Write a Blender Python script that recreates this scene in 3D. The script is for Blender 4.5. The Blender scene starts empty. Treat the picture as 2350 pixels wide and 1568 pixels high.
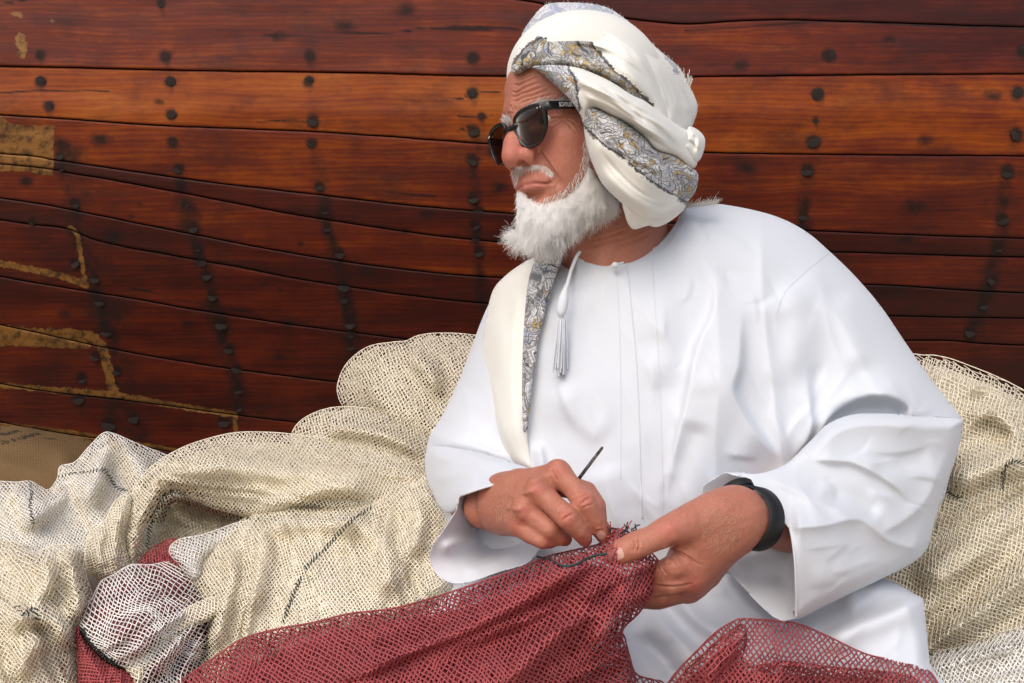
import bpy, bmesh, math, random
import numpy as np
from mathutils import Vector, Matrix
from mathutils.bvhtree import BVHTree

random.seed(7); RNG = np.random.default_rng(7)
scene = bpy.context.scene
COL = scene.collection

# ------------------------------------------------------------------ camera, sky, sun, exposure
CAM_Z = 0.62                      # seated-height phone camera, level, looking along +Y
LENS = 30.0
cam_data = bpy.data.cameras.new('camera'); cam_data.lens = LENS; cam_data.sensor_width = 36.0
cam_data.clip_start = 0.02; cam_data.clip_end = 2000
cam = bpy.data.objects.new('camera', cam_data); COL.objects.link(cam)
cam.location = (0, 0, CAM_Z); cam.rotation_euler = (math.radians(90), 0, 0)
scene.camera = cam
scene.render.resolution_x, scene.render.resolution_y = 1024, 683

SUN_EL, SUN_AZ = 47.0, 204.0      # azimuth measured from +Y towards +X: high, behind the camera
world = bpy.data.worlds.new('World'); scene.world = world; world.use_nodes = True
wn = world.node_tree.nodes; wl = world.node_tree.links
sky = wn.new('ShaderNodeTexSky'); sky.sky_type = 'NISHITA'; sky.sun_disc = False
sky.sun_elevation = math.radians(SUN_EL); sky.sun_rotation = math.radians(SUN_AZ)
sky.dust_density = 4.0; sky.air_density = 1.0; sky.ozone_density = 1.0
bg = next(n for n in wn if n.type == 'BACKGROUND')
wl.new(sky.outputs[0], bg.inputs[0]); bg.inputs[1].default_value = 0.15
sun_l = bpy.data.lights.new('sun', 'SUN'); sun_l.energy = 1.0; sun_l.angle = math.radians(75)
sun_l.color = (1.0, 0.975, 0.945)
sun = bpy.data.objects.new('sun', sun_l); COL.objects.link(sun)
_az, _el = math.radians(SUN_AZ), math.radians(SUN_EL)
_dir = Vector((math.sin(_az) * math.cos(_el), math.cos(_az) * math.cos(_el), math.sin(_el)))
sun.rotation_euler = (-_dir).to_track_quat('-Z', 'Y').to_euler()
sun.location = _dir * 20
vs = scene.view_settings
vs.view_transform = 'Standard'; vs.look = 'None'; vs.gamma = 1.0; vs.use_curve_mapping = False
vs.exposure = 0.2
scene.render.engine = 'CYCLES'
scene.cycles.max_bounces = 8; scene.cycles.transparent_max_bounces = 12

# ------------------------------------------------------------------ helpers
PW, PH = 2349.0, 1567.0           # the units the layout was measured in
KX = 36.0 / LENS                  # frame width per metre of distance
def sc_at(d): return PW / (KX * d)               # units per metre at distance d
def to_world(px, py, d):
    px = np.asarray(px, float); py = np.asarray(py, float); d = np.asarray(d, float)
    px, py, d = np.broadcast_arrays(px, py, d)
    k = KX * d / PW
    return np.stack([(px - PW / 2) * k, d, CAM_Z - (py - PH / 2) * k], -1)
def W3(px, py, d): return Vector(to_world(px, py, d).tolist())
def to_pix(v):
    v = np.asarray(v); k = KX * v[..., 1] / PW
    return v[..., 0] / k + PW / 2, PH / 2 - (v[..., 2] - CAM_Z) / k

def catmull(pts, n=8, closed=False):
    p = np.asarray(pts, float); m = len(p)
    if m < 3 and not closed:
        t = np.linspace(0, 1, n + 1)[:, None]; return p[0] * (1 - t) + p[-1] * t
    out = []
    segs = m if closed else m - 1
    t = np.linspace(0, 1, n, endpoint=False)[:, None]
    for i in range(segs):
        if closed: a, b, c, d = p[(i - 1) % m], p[i], p[(i + 1) % m], p[(i + 2) % m]
        else:
            b, c = p[i], p[i + 1]
            a = p[i - 1] if i > 0 else 2 * b - c
            d = p[i + 2] if i + 2 < m else 2 * c - b
        out.append(0.5 * (2 * b + (c - a) * t + (2 * a - 5 * b + 4 * c - d) * t ** 2 + (-a + 3 * b - 3 * c + d) * t ** 3))
    if not closed: out.append(p[-1][None])
    return np.concatenate(out)

def resample(p, n):
    s = np.r_[0, np.cumsum(np.linalg.norm(np.diff(p[:, :2], axis=0), axis=1))]
    t = np.linspace(0, s[-1], n)
    return np.stack([np.interp(t, s, p[:, k]) for k in range(p.shape[1])], -1)

def seg_dist(q, poly, closed):
    """nearest point of a polyline: distance, side sign, segment index, t, nearest xy"""
    a = poly[:, :2]; b = np.roll(a, -1, 0) if closed else None
    if closed: A, B = a, b
    else: A, B = a[:-1], a[1:]
    best = np.full(len(q), 1e18); idx = np.zeros(len(q), int); tt = np.zeros(len(q)); near = np.zeros((len(q), 2)); sg = np.zeros(len(q))
    for i in range(len(A)):
        e = B[i] - A[i]; L = e @ e + 1e-12
        w = q - A[i]
        t = np.clip((w @ e) / L, 0, 1)
        n = A[i] + t[:, None] * e
        d = ((q - n) ** 2).sum(1)
        m = d < best
        best[m] = d[m]; idx[m] = i; tt[m] = t[m]; near[m] = n[m]
        sg[m] = (e[0] * w[m, 1] - e[1] * w[m, 0])
    return np.sqrt(best), np.sign(sg), idx, tt, near

def inside_poly(q, poly):
    x, y = q[:, 0], q[:, 1]; ins = np.zeros(len(q), bool)
    a = poly[:, :2]; b = np.roll(a, -1, 0)
    for (x0, y0), (x1, y1) in zip(a, b):
        if y0 == y1: continue
        c = (y0 > y) != (y1 > y)
        ins ^= c & (x < (x1 - x0) * (y - y0) / (y1 - y0) + x0)
    return ins

def rbf(ctrl):
    c = np.asarray(ctrl, float); n = len(c)
    if n == 1: return lambda x, y: np.full(np.shape(x), c[0, 2])
    P = c[:, :2] / 500.0
    def phi(r): return np.where(r > 1e-9, r * r * np.log(r + 1e-12), 0)
    poly = n >= 4
    m = 3 if poly else 1
    A = np.zeros((n + m, n + m)); r = np.linalg.norm(P[:, None] - P[None], axis=2)
    A[:n, :n] = phi(r) + np.eye(n) * 1e-4
    Q = np.c_[np.ones(n), P] if poly else np.ones((n, 1))
    A[:n, n:] = Q; A[n:, :n] = Q.T
    w = np.linalg.solve(A, np.r_[c[:, 2], np.zeros(m)])
    def f(x, y):
        s = np.shape(x); X = np.asarray(x, float).ravel() / 500.0; Y = np.asarray(y, float).ravel() / 500.0
        o = np.full(X.shape, w[n])
        if poly: o = o + w[n + 1] * X + w[n + 2] * Y
        for i in range(n): o = o + w[i] * phi(np.hypot(X - P[i, 0], Y - P[i, 1]))
        return o.reshape(s)
    return f

def vnoise(x, y, seed=0):
    x = np.asarray(x, float); y = np.asarray(y, float)
    xi = np.floor(x).astype(np.int64); yi = np.floor(y).astype(np.int64); fx = x - xi; fy = y - yi
    def h(a, b):
        v = (a * 374761393 + b * 668265263 + seed * 982451653) & 0x7fffffff
        v = ((v ^ (v >> 13)) * 1274126177) & 0x7fffffff
        return ((v ^ (v >> 16)) & 0xffff) / 65535.0
    u = fx * fx * fx * (fx * (fx * 6 - 15) + 10); v = fy * fy * fy * (fy * (fy * 6 - 15) + 10)
    return (h(xi, yi) * (1 - u) + h(xi + 1, yi) * u) * (1 - v) + (h(xi, yi + 1) * (1 - u) + h(xi + 1, yi + 1) * u) * v

def fbm(x, y, seed=0, oct=3):
    o = 0; a = 0.5
    for k in range(oct):
        o = o + a * vnoise(x * 2 ** k, y * 2 ** k, seed + k); a *= 0.5
    return o

def folds(x, y, ang, across, along, amp, seed):
    """soft ridges running along `ang` degrees"""
    c, s = math.cos(math.radians(ang)), math.sin(math.radians(ang))
    u = (x * c + y * s) / along; v = (-x * s + y * c) / across
    v = v + 1.4 * (fbm(u * 0.7, v * 0.35, seed + 40, 2) - 0.4)
    n = vnoise(u, v, seed); r = 1 - np.abs(2 * n - 1)
    n2 = vnoise(u * 1.7 + 5, v * 2.1, seed + 9)
    return amp * (r ** 1.6 + 0.35 * n2)

def stroke(x, y, pts, w, h, w2=None, taper=0.25, p=2.0):
    """raised crease along a spline; w / w2 = half-widths on its two sides"""
    pw = p; p = catmull(pts, 8); w2 = w2 or w
    x = np.asarray(x, float); y = np.asarray(y, float); sh = x.shape
    q = np.stack([x.ravel(), y.ravel()], -1); out = np.zeros(len(q))
    R = (2.6 if pw > 1.5 else 4.5) * max(w, w2)
    m = (q[:, 0] > p[:, 0].min() - R) & (q[:, 0] < p[:, 0].max() + R) & (q[:, 1] > p[:, 1].min() - R) & (q[:, 1] < p[:, 1].max() + R)
    if not m.any(): return out.reshape(sh)
    d, sg, idx, t, _ = seg_dist(q[m], p, False)
    u = (idx + t) / (len(p) - 1)
    ww = np.where(sg > 0, w2, w)
    tp = np.clip(np.minimum(u, 1 - u) / max(taper, 1e-3), 0, 1); tp = tp * tp * (3 - 2 * tp)
    out[m] = h * np.exp(-(d / ww) ** pw) * tp
    return out.reshape(sh)

def mesh_obj(name, V, quads=None, tris=None, mat=None, parent=None, smooth=True, uv=None, attrs=None, polys=None):
    me = bpy.data.meshes.new(name)
    V = np.asarray(V, np.float32)
    loops = []; starts = []; n = 0
    for F in (quads, tris):
        if F is not None and len(F):
            F = np.asarray(F, np.int32); k = F.shape[1]
            starts.append(n + np.arange(len(F), dtype=np.int32) * k); loops.append(F.ravel()); n += F.size
    if polys:
        for f in polys:
            starts.append(np.array([n], np.int32)); loops.append(np.asarray(f, np.int32)); n += len(f)
    L = np.concatenate(loops); S = np.concatenate(starts)
    me.vertices.add(len(V)); me.vertices.foreach_set('co', V.ravel())
    me.loops.add(len(L)); me.loops.foreach_set('vertex_index', L)
    me.polygons.add(len(S)); me.polygons.foreach_set('loop_start', S)
    me.update(calc_edges=True)
    if smooth: me.polygons.foreach_set('use_smooth', np.ones(len(S), bool))
    if uv is not None:
        l = me.uv_layers.new(name='UVMap'); l.data.foreach_set('uv', np.asarray(uv, np.float32)[L].ravel())
    for k, a in (attrs or {}).items():
        a = np.asarray(a, np.float32)
        if a.ndim == 1: at_ = me.attributes.new(k, 'FLOAT', 'POINT'); at_.data.foreach_set('value', a)
        else:
            at_ = me.attributes.new(k, 'FLOAT_COLOR', 'POINT'); at_.data.foreach_set('color', np.c_[a, np.ones(len(a))].astype(np.float32).ravel())
    me.validate()
    if mat: me.materials.append(mat)
    o = bpy.data.objects.new(name, me); COL.objects.link(o)
    if parent: o.parent = parent
    return o

def tag(o, label=None, cat=None, group=None, kind=None):
    if label: o['label'] = label
    if cat: o['category'] = cat
    if group: o['group'] = group
    if kind: o['kind'] = kind
    return o
def empty(name, loc=(0, 0, 0)):
    o = bpy.data.objects.new(name, None); COL.objects.link(o); o.empty_display_size = 0.05
    return o                          # at the origin, so that parts keep world coordinates

class Region:
    """outline (px, py[, w]) smoothed; w = how much the edge there rolls away"""
    def __init__(s, outline, n=6, smooth=True):
        o = np.array([(p[0], p[1], p[2] if len(p) > 2 else 1.0) for p in outline], float)
        s.poly = catmull(o, n, True) if smooth else o
        s.poly[:, 2] = np.clip(s.poly[:, 2], 0, 1)
    def dist(s, q):
        d, _, i, t, near = seg_dist(q, s.poly, True)
        ins = inside_poly(q, s.poly)
        w = s.poly[i, 2] * (1 - t) + s.poly[(i + 1) % len(s.poly), 2] * t
        return np.where(ins, -d, d), w, near

def as_depth(depth): return depth if callable(depth) else rbf(depth)

def relief(name, outline, depth, mat, parent=None, bulge=0.05, R=60, strokes=(), step=5, back=0.06, fold=None, smooth=True,
           sheet=None, uvrot=0.0, off=0.0, n=6, smooth_it=2, mask=None, inset=0.0):
    """a cloth volume: front surface at depth(px,py), rolled away along its outline, closed at the back
       (or, with sheet = thickness, one open thin cloth)"""
    reg = Region(outline, n, smooth); D = as_depth(depth)
    x0, y0 = reg.poly[:, :2].min(0) - step; x1, y1 = reg.poly[:, :2].max(0) + step
    xs = np.arange(x0, x1 + step, step); ys = np.arange(y0, y1 + step, step)
    GX, GY = np.meshgrid(xs, ys); q = np.stack([GX.ravel(), GY.ravel()], -1)
    d2, w, near = reg.dist(q)
    if inset:
        v_ = np.where((d2 < 0)[:, None], q - near, near - q); near = near + v_ / np.maximum(np.linalg.norm(v_, axis=1, keepdims=True), 1e-6) * inset; d2 = d2 + inset
    nx = len(xs); ny = len(ys)
    I = np.arange(nx * ny).reshape(ny, nx)
    Q = np.stack([I[:-1, :-1], I[:-1, 1:], I[1:, 1:], I[1:, :-1]], -1).reshape(-1, 4)
    ins = d2 < 0
    Q = Q[ins[Q].any(1)]
    rim = ~ins | (d2 > -0.3 * step)
    qq = q.copy(); qq[rim] = near[rim]; d2 = np.where(rim, 0, d2)
    used = np.unique(Q); remap = -np.ones(nx * ny, int); remap[used] = np.arange(len(used)); Q = remap[Q]
    qq = qq[used]; d2 = d2[used]; w = w[used]; rim = rim[used]
    t = np.clip(-d2 / R, 0, 1); prof = np.sqrt(np.clip(1 - (1 - t) ** 2, 0, 1))
    base = D(qq[:, 0], qq[:, 1]) + off
    disp = np.zeros(len(qq))
    for s in strokes: disp += stroke(qq[:, 0], qq[:, 1], *s[:3], **(s[3] if len(s) > 3 else {}))
    if fold is not None: disp += fold(qq[:, 0], qq[:, 1])
    disp *= np.where(w > 0.5, 0.3 + 0.7 * t, 1)
    front = base + bulge * w * (1 - prof) - disp
    if smooth_it:
        E = np.concatenate([Q[:, [0, 1]], Q[:, [1, 2]], Q[:, [2, 3]], Q[:, [3, 0]]])
        cnt = np.bincount(E.ravel(), minlength=len(qq)).astype(float)
        for _ in range(smooth_it):
            sm = np.bincount(E[:, 0], front[E[:, 1]], len(qq)) + np.bincount(E[:, 1], front[E[:, 0]], len(qq))
            front = np.where(rim, front, 0.4 * front + 0.6 * sm / np.maximum(cnt, 1))
    Vf = to_world(qq[:, 0], qq[:, 1], front)
    c, s = math.cos(math.radians(uvrot)), math.sin(math.radians(uvrot))
    ux, uy = (qq[:, 0] - 1174) / 1750.0, (qq[:, 1] - 784) / 1750.0
    uv = np.stack([ux * c + uy * s, -ux * s + uy * c], -1)
    edge = -d2 / 1750.0
    if mask is not None:
        edge = np.max([-Region(p).dist(qq)[0] for p in mask], 0) / 1750.0
    if sheet:
        o = mesh_obj(name, Vf, quads=Q[:, ::-1], mat=mat, parent=parent, uv=uv, attrs={'edge': edge})
        m = o.modifiers.new('thickness', 'SOLIDIFY'); m.thickness = sheet; m.offset = -1
        return o
    bk = front[rim]
    Db = base + bulge + back * prof
    Vb = to_world(qq[:, 0], qq[:, 1], np.maximum(Db, front + 0.002))
    ids = np.arange(len(qq)); bi = ids.copy(); keep = ~rim; bi[keep] = len(qq) + np.arange(keep.sum())
    Vall = np.concatenate([Vf, Vb[keep]])
    Qb = bi[Q]; ok = ~(rim[Q].all(1))
    Qall = np.concatenate([Q[:, ::-1], Qb[ok]])
    return mesh_obj(name, Vall, quads=Qall, mat=mat, parent=parent, uv=np.concatenate([uv, uv[keep]]), attrs={'edge': np.concatenate([edge, edge[keep]])})

def prisms(A, B, r, sides=3, up=None):
    """one thin closed-side prism per segment A[i]-B[i]; returns verts, quads"""
    A = np.asarray(A, float); B = np.asarray(B, float); n = len(A)
    t = B - A; L = np.linalg.norm(t, axis=1, keepdims=True); t = t / np.maximum(L, 1e-9)
    ref = np.broadcast_to(np.array([0.0, -1.0, 0.05]) if up is None else np.asarray(up, float), (n, 3))
    s = np.cross(t, ref); s /= np.maximum(np.linalg.norm(s, axis=1, keepdims=True), 1e-9)
    u = np.cross(s, t)
    r = np.broadcast_to(np.asarray(r, float), (n,))[:, None]
    V = []
    for P in (A, B):
        for k in range(sides):
            a = 2 * math.pi * k / sides + math.pi / 6
            V.append(P + r * (math.cos(a) * s + math.sin(a) * u))
    V = np.stack(V, 1).reshape(-1, 3)
    base = (np.arange(n) * 2 * sides)[:, None]
    Q = np.concatenate([base + np.array([[k, (k + 1) % sides, sides + (k + 1) % sides, sides + k]]) for k in range(sides)])
    return V, Q

def tube(pts, radii, seg=10, cap=True, flat=1.0, up=(0, -1, 0)):
    """a round tube along points; returns verts, quads, polys"""
    P = np.asarray(pts, float); n = len(P); r = np.broadcast_to(np.asarray(radii, float), (n,))
    T = np.gradient(P, axis=0); T /= np.maximum(np.linalg.norm(T, axis=1, keepdims=True), 1e-9)
    u = np.asarray(up, float); V = []
    for i in range(n):
        s = np.cross(T[i], u); s /= max(np.linalg.norm(s), 1e-9); w = np.cross(s, T[i])
        for k in range(seg):
            a = 2 * math.pi * k / seg
            V.append(P[i] + r[i] * (math.cos(a) * s + flat * math.sin(a) * w))
    Q = [(i * seg + k, i * seg + (k + 1) % seg, (i + 1) * seg + (k + 1) % seg, (i + 1) * seg + k) for i in range(n - 1) for k in range(seg)]
    polys = [list(range(seg))[::-1], list(range((n - 1) * seg, n * seg))] if cap else None
    return np.array(V), np.array(Q), polys

# ------------------------------------------------------------------ distance-field sculpting
class Field:
    def __init__(s, lo, hi, h):
        s.lo = np.asarray(lo, float); s.h = h
        n = np.ceil((np.asarray(hi, float) - s.lo) / h).astype(int) + 1
        s.ax = [s.lo[k] + np.arange(n[k]) * h for k in range(3)]
        s.f = np.full(n, 1.0, np.float32)
    def sl(s, lo, hi):
        out = []
        for k in range(3):
            a = max(0, int(math.floor((lo[k] - s.lo[k]) / s.h))); b = min(s.f.shape[k], int(math.ceil((hi[k] - s.lo[k]) / s.h)) + 1)
            if b <= a: return None
            out.append(slice(a, b))
        return tuple(out)
    def grid(s, sl):
        return s.ax[0][sl[0]][:, None, None], s.ax[1][sl[1]][None, :, None], s.ax[2][sl[2]][None, None, :]
    def op(s, lo, hi, fn, k, sub=False):
        pad = k + 3 * s.h + (0.012 if not sub else 0)
        sl = s.sl(np.asarray(lo) - pad, np.asarray(hi) + pad)
        if sl is None: return
        d = fn(*s.grid(sl)).astype(np.float32); f = s.f[sl]
        k = max(k, 1e-5)
        if not sub:
            h = np.clip(0.5 + 0.5 * (f - d) / k, 0, 1); s.f[sl] = f * (1 - h) + d * h - k * h * (1 - h)
        else:
            h = np.clip(0.5 - 0.5 * (f + d) / k, 0, 1); s.f[sl] = f * (1 - h) - d * h + k * h * (1 - h)
    def ell(s, c, r, k=0.01, sub=False):
        c = np.asarray(c, float); r = np.asarray(r, float)
        def fn(x, y, z):
            a = (x - c[0]); b = (y - c[1]); e = (z - c[2])
            k0 = np.sqrt((a / r[0]) ** 2 + (b / r[1]) ** 2 + (e / r[2]) ** 2)
            k1 = np.sqrt((a / r[0] ** 2) ** 2 + (b / r[1] ** 2) ** 2 + (e / r[2] ** 2) ** 2)
            return k0 * (k0 - 1) / np.maximum(k1, 1e-9)
        s.op(c - r, c + r, fn, k, sub)
    def cap(s, a, b, ra, rb=None, k=0.01, sub=False):
        rb = ra if rb is None else rb
        a = np.asarray(a, float); b = np.asarray(b, float); e = b - a; L = max(e @ e, 1e-9)
        def fn(x, y, z):
            px, py, pz = x - a[0], y - a[1], z - a[2]
            t = np.clip((px * e[0] + py * e[1] + pz * e[2]) / L, 0, 1)
            return np.sqrt((px - t * e[0]) ** 2 + (py - t * e[1]) ** 2 + (pz - t * e[2]) ** 2) - (ra + (rb - ra) * t)
        R = max(ra, rb)
        s.op(np.minimum(a, b) - R, np.maximum(a, b) + R, fn, k, sub)
    def mesh(s):
        f = s.f; n = np.array(f.shape); c = n - 1
        neg = f < 0
        acc = np.zeros(tuple(c) + (3,), np.float32); cnt = np.zeros(tuple(c), np.float32); faces = []
        cid = np.arange(int(np.prod(c))).reshape(tuple(c))
        for ax in range(3):
            a = [slice(None)] * 3; b = [slice(None)] * 3; a[ax] = slice(0, -1); b[ax] = slice(1, None)
            cr = neg[tuple(a)] != neg[tuple(b)]
            ii = np.argwhere(cr)
            f0 = f[tuple(a)][cr]; f1 = f[tuple(b)][cr]
            t = f0 / (f0 - f1)
            pos = ii.astype(np.float32); pos[:, ax] += t
            o1, o2 = [(1, 2), (2, 0), (0, 1)][ax]
            ok = (ii[:, o1] > 0) & (ii[:, o2] > 0) & (ii[:, o1] < c[o1]) & (ii[:, o2] < c[o2])
            ii = ii[ok]; pos = pos[ok]; s0 = (f0 < 0)[ok]
            q = []
            for da, db in ((0, 0), (1, 0), (1, 1), (0, 1)):
                j = ii.copy(); j[:, o1] -= da; j[:, o2] -= db
                np.add.at(acc, (j[:, 0], j[:, 1], j[:, 2]), pos); np.add.at(cnt, (j[:, 0], j[:, 1], j[:, 2]), 1)
                q.append(cid[j[:, 0], j[:, 1], j[:, 2]])
            q = np.stack(q, -1)
            q[~s0] = q[~s0][:, ::-1]
            faces.append(q)
        F = np.concatenate(faces); used = np.unique(F)
        V = (acc.reshape(-1, 3)[used] / cnt.reshape(-1)[used][:, None]) * s.h + s.lo
        rm = np.zeros(cid.size, int); rm[used] = np.arange(len(used))
        return V, rm[F]

def smooth_mesh(V, Q, it=2, lam=0.5, mask=None):
    E = np.concatenate([Q[:, [0, 1]], Q[:, [1, 2]], Q[:, [2, 3]], Q[:, [3, 0]]])
    n = len(V); cnt = np.bincount(E.ravel(), minlength=n)[:, None].astype(float)
    for k in range(it):
        S = np.stack([np.bincount(E[:, 0], V[E[:, 1], a], n) + np.bincount(E[:, 1], V[E[:, 0], a], n) for a in range(3)], -1)
        l = lam if mask is None else lam * mask[:, None]
        V = V * (1 - l) + l * S / np.maximum(cnt, 1)
    return V

def vert_normals(V, Q):
    n = np.cross(V[Q[:, 2]] - V[Q[:, 0]], V[Q[:, 3]] - V[Q[:, 1]])
    N = np.zeros_like(V)
    for k in range(4): 
        for a in range(3): N[:, a] += np.bincount(Q[:, k], n[:, a], len(V))
    return N / np.maximum(np.linalg.norm(N, axis=1, keepdims=True), 1e-12)

# ------------------------------------------------------------------ materials
class NT:
    def __init__(s, name, rough=0.6, spec=0.5):
        s.m = bpy.data.materials.new(name); s.m.use_nodes = True
        s.n = s.m.node_tree.nodes; s.l = s.m.node_tree.links
        s.b = next(x for x in s.n if x.type == 'BSDF_PRINCIPLED')
        s.b.inputs['Roughness'].default_value = rough; s.b.inputs['Specular IOR Level'].default_value = spec
    def new(s, t, **kw):
        x = s.n.new(t)
        for k, v in kw.items(): setattr(x, k, v)
        return x
    def link(s, a, b): s.l.new(a, b)
    def uv(s): return s.new('ShaderNodeUVMap', uv_map='UVMap').outputs[0]
    def obj(s): return s.new('ShaderNodeTexCoord').outputs['Object']
    def mapping(s, vec, scale=(1, 1, 1), rot=(0, 0, 0), loc=(0, 0, 0)):
        m = s.new('ShaderNodeMapping'); s.link(vec, m.inputs[0])
        m.inputs['Scale'].default_value = scale; m.inputs['Rotation'].default_value = rot; m.inputs['Location'].default_value = loc
        return m.outputs[0]
    def noise(s, vec, scale, detail=4, rough=0.55, dist=0.0):
        x = s.new('ShaderNodeTexNoise'); s.link(vec, x.inputs['Vector'])
        x.inputs['Scale'].default_value = scale; x.inputs['Detail'].default_value = detail
        x.inputs['Roughness'].default_value = rough; x.inputs['Distortion'].default_value = dist
        return x.outputs[0]
    def voro(s, vec, scale, feature='F1', out='Distance', rnd=1.0):
        x = s.new('ShaderNodeTexVoronoi', feature=feature); s.link(vec, x.inputs['Vector'])
        x.inputs['Scale'].default_value = scale; x.inputs['Randomness'].default_value = rnd
        return x.outputs[out]
    def ramp(s, fac, stops, interp='LINEAR'):
        x = s.new('ShaderNodeValToRGB'); s.link(fac, x.inputs[0]); e = x.color_ramp.elements; x.color_ramp.interpolation = interp
        while len(e) < len(stops): e.new(0.5)
        for k, (p, c) in enumerate(stops):
            e[k].position = p; e[k].color = (c, c, c, 1) if not hasattr(c, '__len__') else (*c, 1)
        return x.outputs[0]
    def mix(s, fac, a, b, mode='MIX'):
        x = s.new('ShaderNodeMix', data_type='RGBA', blend_type=mode)
        for sock, v in ((x.inputs[0], fac), (x.inputs[6], a), (x.inputs[7], b)):
            if hasattr(v, 'is_output'): s.link(v, sock)
            elif hasattr(v, '__len__'): sock.default_value = (*v, 1)
            else: sock.default_value = v
        return x.outputs[2]
    def math(s, op, a, b=None, c=None, clamp=False):
        x = s.new('ShaderNodeMath', operation=op, use_clamp=clamp)
        for k, v in enumerate((a, b, c)):
            if v is None: continue
            if hasattr(v, 'is_output'): s.link(v, x.inputs[k])
            else: x.inputs[k].default_value = v
        return x.outputs[0]
    def attr(s, name, out='Fac'): return s.new('ShaderNodeAttribute', attribute_name=name).outputs[out]
    def color(s, v):
        if hasattr(v, 'is_output'): s.link(v, s.b.inputs['Base Color'])
        else: s.b.inputs['Base Color'].default_value = (*v, 1)
        return s
    def rough(s, v):
        if hasattr(v, 'is_output'): s.link(v, s.b.inputs['Roughness'])
        else: s.b.inputs['Roughness'].default_value = v
        return s
    def bump(s, h, strength=0.3, dist=0.002):
        x = s.new('ShaderNodeBump'); s.link(h, x.inputs['Height']); x.inputs['Strength'].default_value = strength; x.inputs['Distance'].default_value = dist
        s.link(x.outputs[0], s.b.inputs['Normal']); return s

# ------------------------------------------------------------------ ground
def mat_sand():
    t = NT('sand', 0.95, 0.2); o = t.obj()
    n = t.noise(o, 3, 6); f = t.noise(o, 220, 3)
    t.color(t.mix(n, (0.36, 0.29, 0.2), (0.5, 0.42, 0.31))); t.bump(f, 0.5, 0.004); return t.m
g = 300.0
gx = np.linspace(-1, 1, 41); gx = np.sign(gx) * np.abs(gx) ** 3 * g
GX, GY = np.meshgrid(gx, gx); gz = 0.03 * (fbm(GX * 0.9, GY * 0.9, 3) - 0.45) * (np.hypot(GX, GY) < 40)
gi = np.arange(41 * 41).reshape(41, 41)
ground = mesh_obj('ground', np.stack([GX, GY, gz], -1).reshape(-1, 3), quads=np.stack([gi[:-1, :-1], gi[:-1, 1:], gi[1:, 1:], gi[1:, :-1]], -1).reshape(-1, 4), mat=mat_sand())
tag(ground, 'pale beach sand under the nets and boat', kind='structure')

# ------------------------------------------------------------------ wooden hull
def hull_depth(px, py):
    px = np.asarray(px, float); py = np.asarray(py, float)
    return 1.9 + 0.10 * px / PW + 0.02 * np.clip(py, -900, 300) / 300 + 0.42 * (np.clip(py - 250, 0, 2000) / 800.0) ** 1.4

SEAMS = [  # plank joints from the top of the picture down, (x, y)
    [(-700, -640), (0, -640), (1157, -640), (3100, -640)],
    [(-700, -480), (0, -470), (1157, -460), (3100, -470)],
    [(-700, -310), (0, -310), (1157, -290), (3100, -290)],
    [(-700, -150), (0, -130), (1157, -95), (3100, -100)],
    [(-700, -60), (0, -22), (300, -20), (620, -16), (913, -14), (1157, -5), (1350, 30), (1565, 55), (1790, 46), (2349, 62), (3100, 70)],
    [(-700, 142), (0, 152), (449, 162), (798, 167), (1157, 175), (1565, 176), (1960, 172), (2349, 170), (3100, 168)],
    [(-700, 236), (0, 264), (349, 287), (749, 304), (1157, 332), (1621, 350), (1960, 355), (2349, 358), (3100, 360)],
    [(-700, 300), (0, 352), (120, 366), (210, 379), (449, 414), (749, 449), (1048, 481), (1500, 510), (1881, 530), (2349, 547), (3100, 560)],
    [(-700, 330), (0, 376), (175, 399), (399, 439), (749, 504), (1148, 556), (1550, 572), (1920, 578), (2349, 590), (3100, 600)],
    [(-700, 360), (0, 454), (200, 489), (399, 529), (749, 594), (1098, 634), (1550, 652), (1983, 652), (2349, 672), (3100, 680)],
    [(-700, 400), (0, 504), (150, 524), (240, 556), (499, 604), (749, 650), (1098, 694), (1550, 712), (2349, 730), (3100, 735)],
    [(-700, 500), (0, 634), (299, 684), (499, 719), (749, 755), (1098, 792), (1550, 800), (2107, 781), (2349, 792), (3100, 800)],
    [(-700, 600), (0, 745), (261, 801), (490, 840), (789, 878), (1100, 905), (1550, 905), (2349, 890), (3100, 890)],
    [(-700, 740), (0, 880), (305, 920), (544, 952), (800, 982), (1100, 1005), (2349, 1000), (3100, 1000)],
    [(-700, 830), (0, 968), (272, 1014), (381, 1034), (600, 1062), (1100, 1100), (2349, 1100), (3100, 1100)],
    [(-700, 1000), (0, 1120), (600, 1190), (1100, 1210), (2349, 1210), (3100, 1210)],
]
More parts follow.
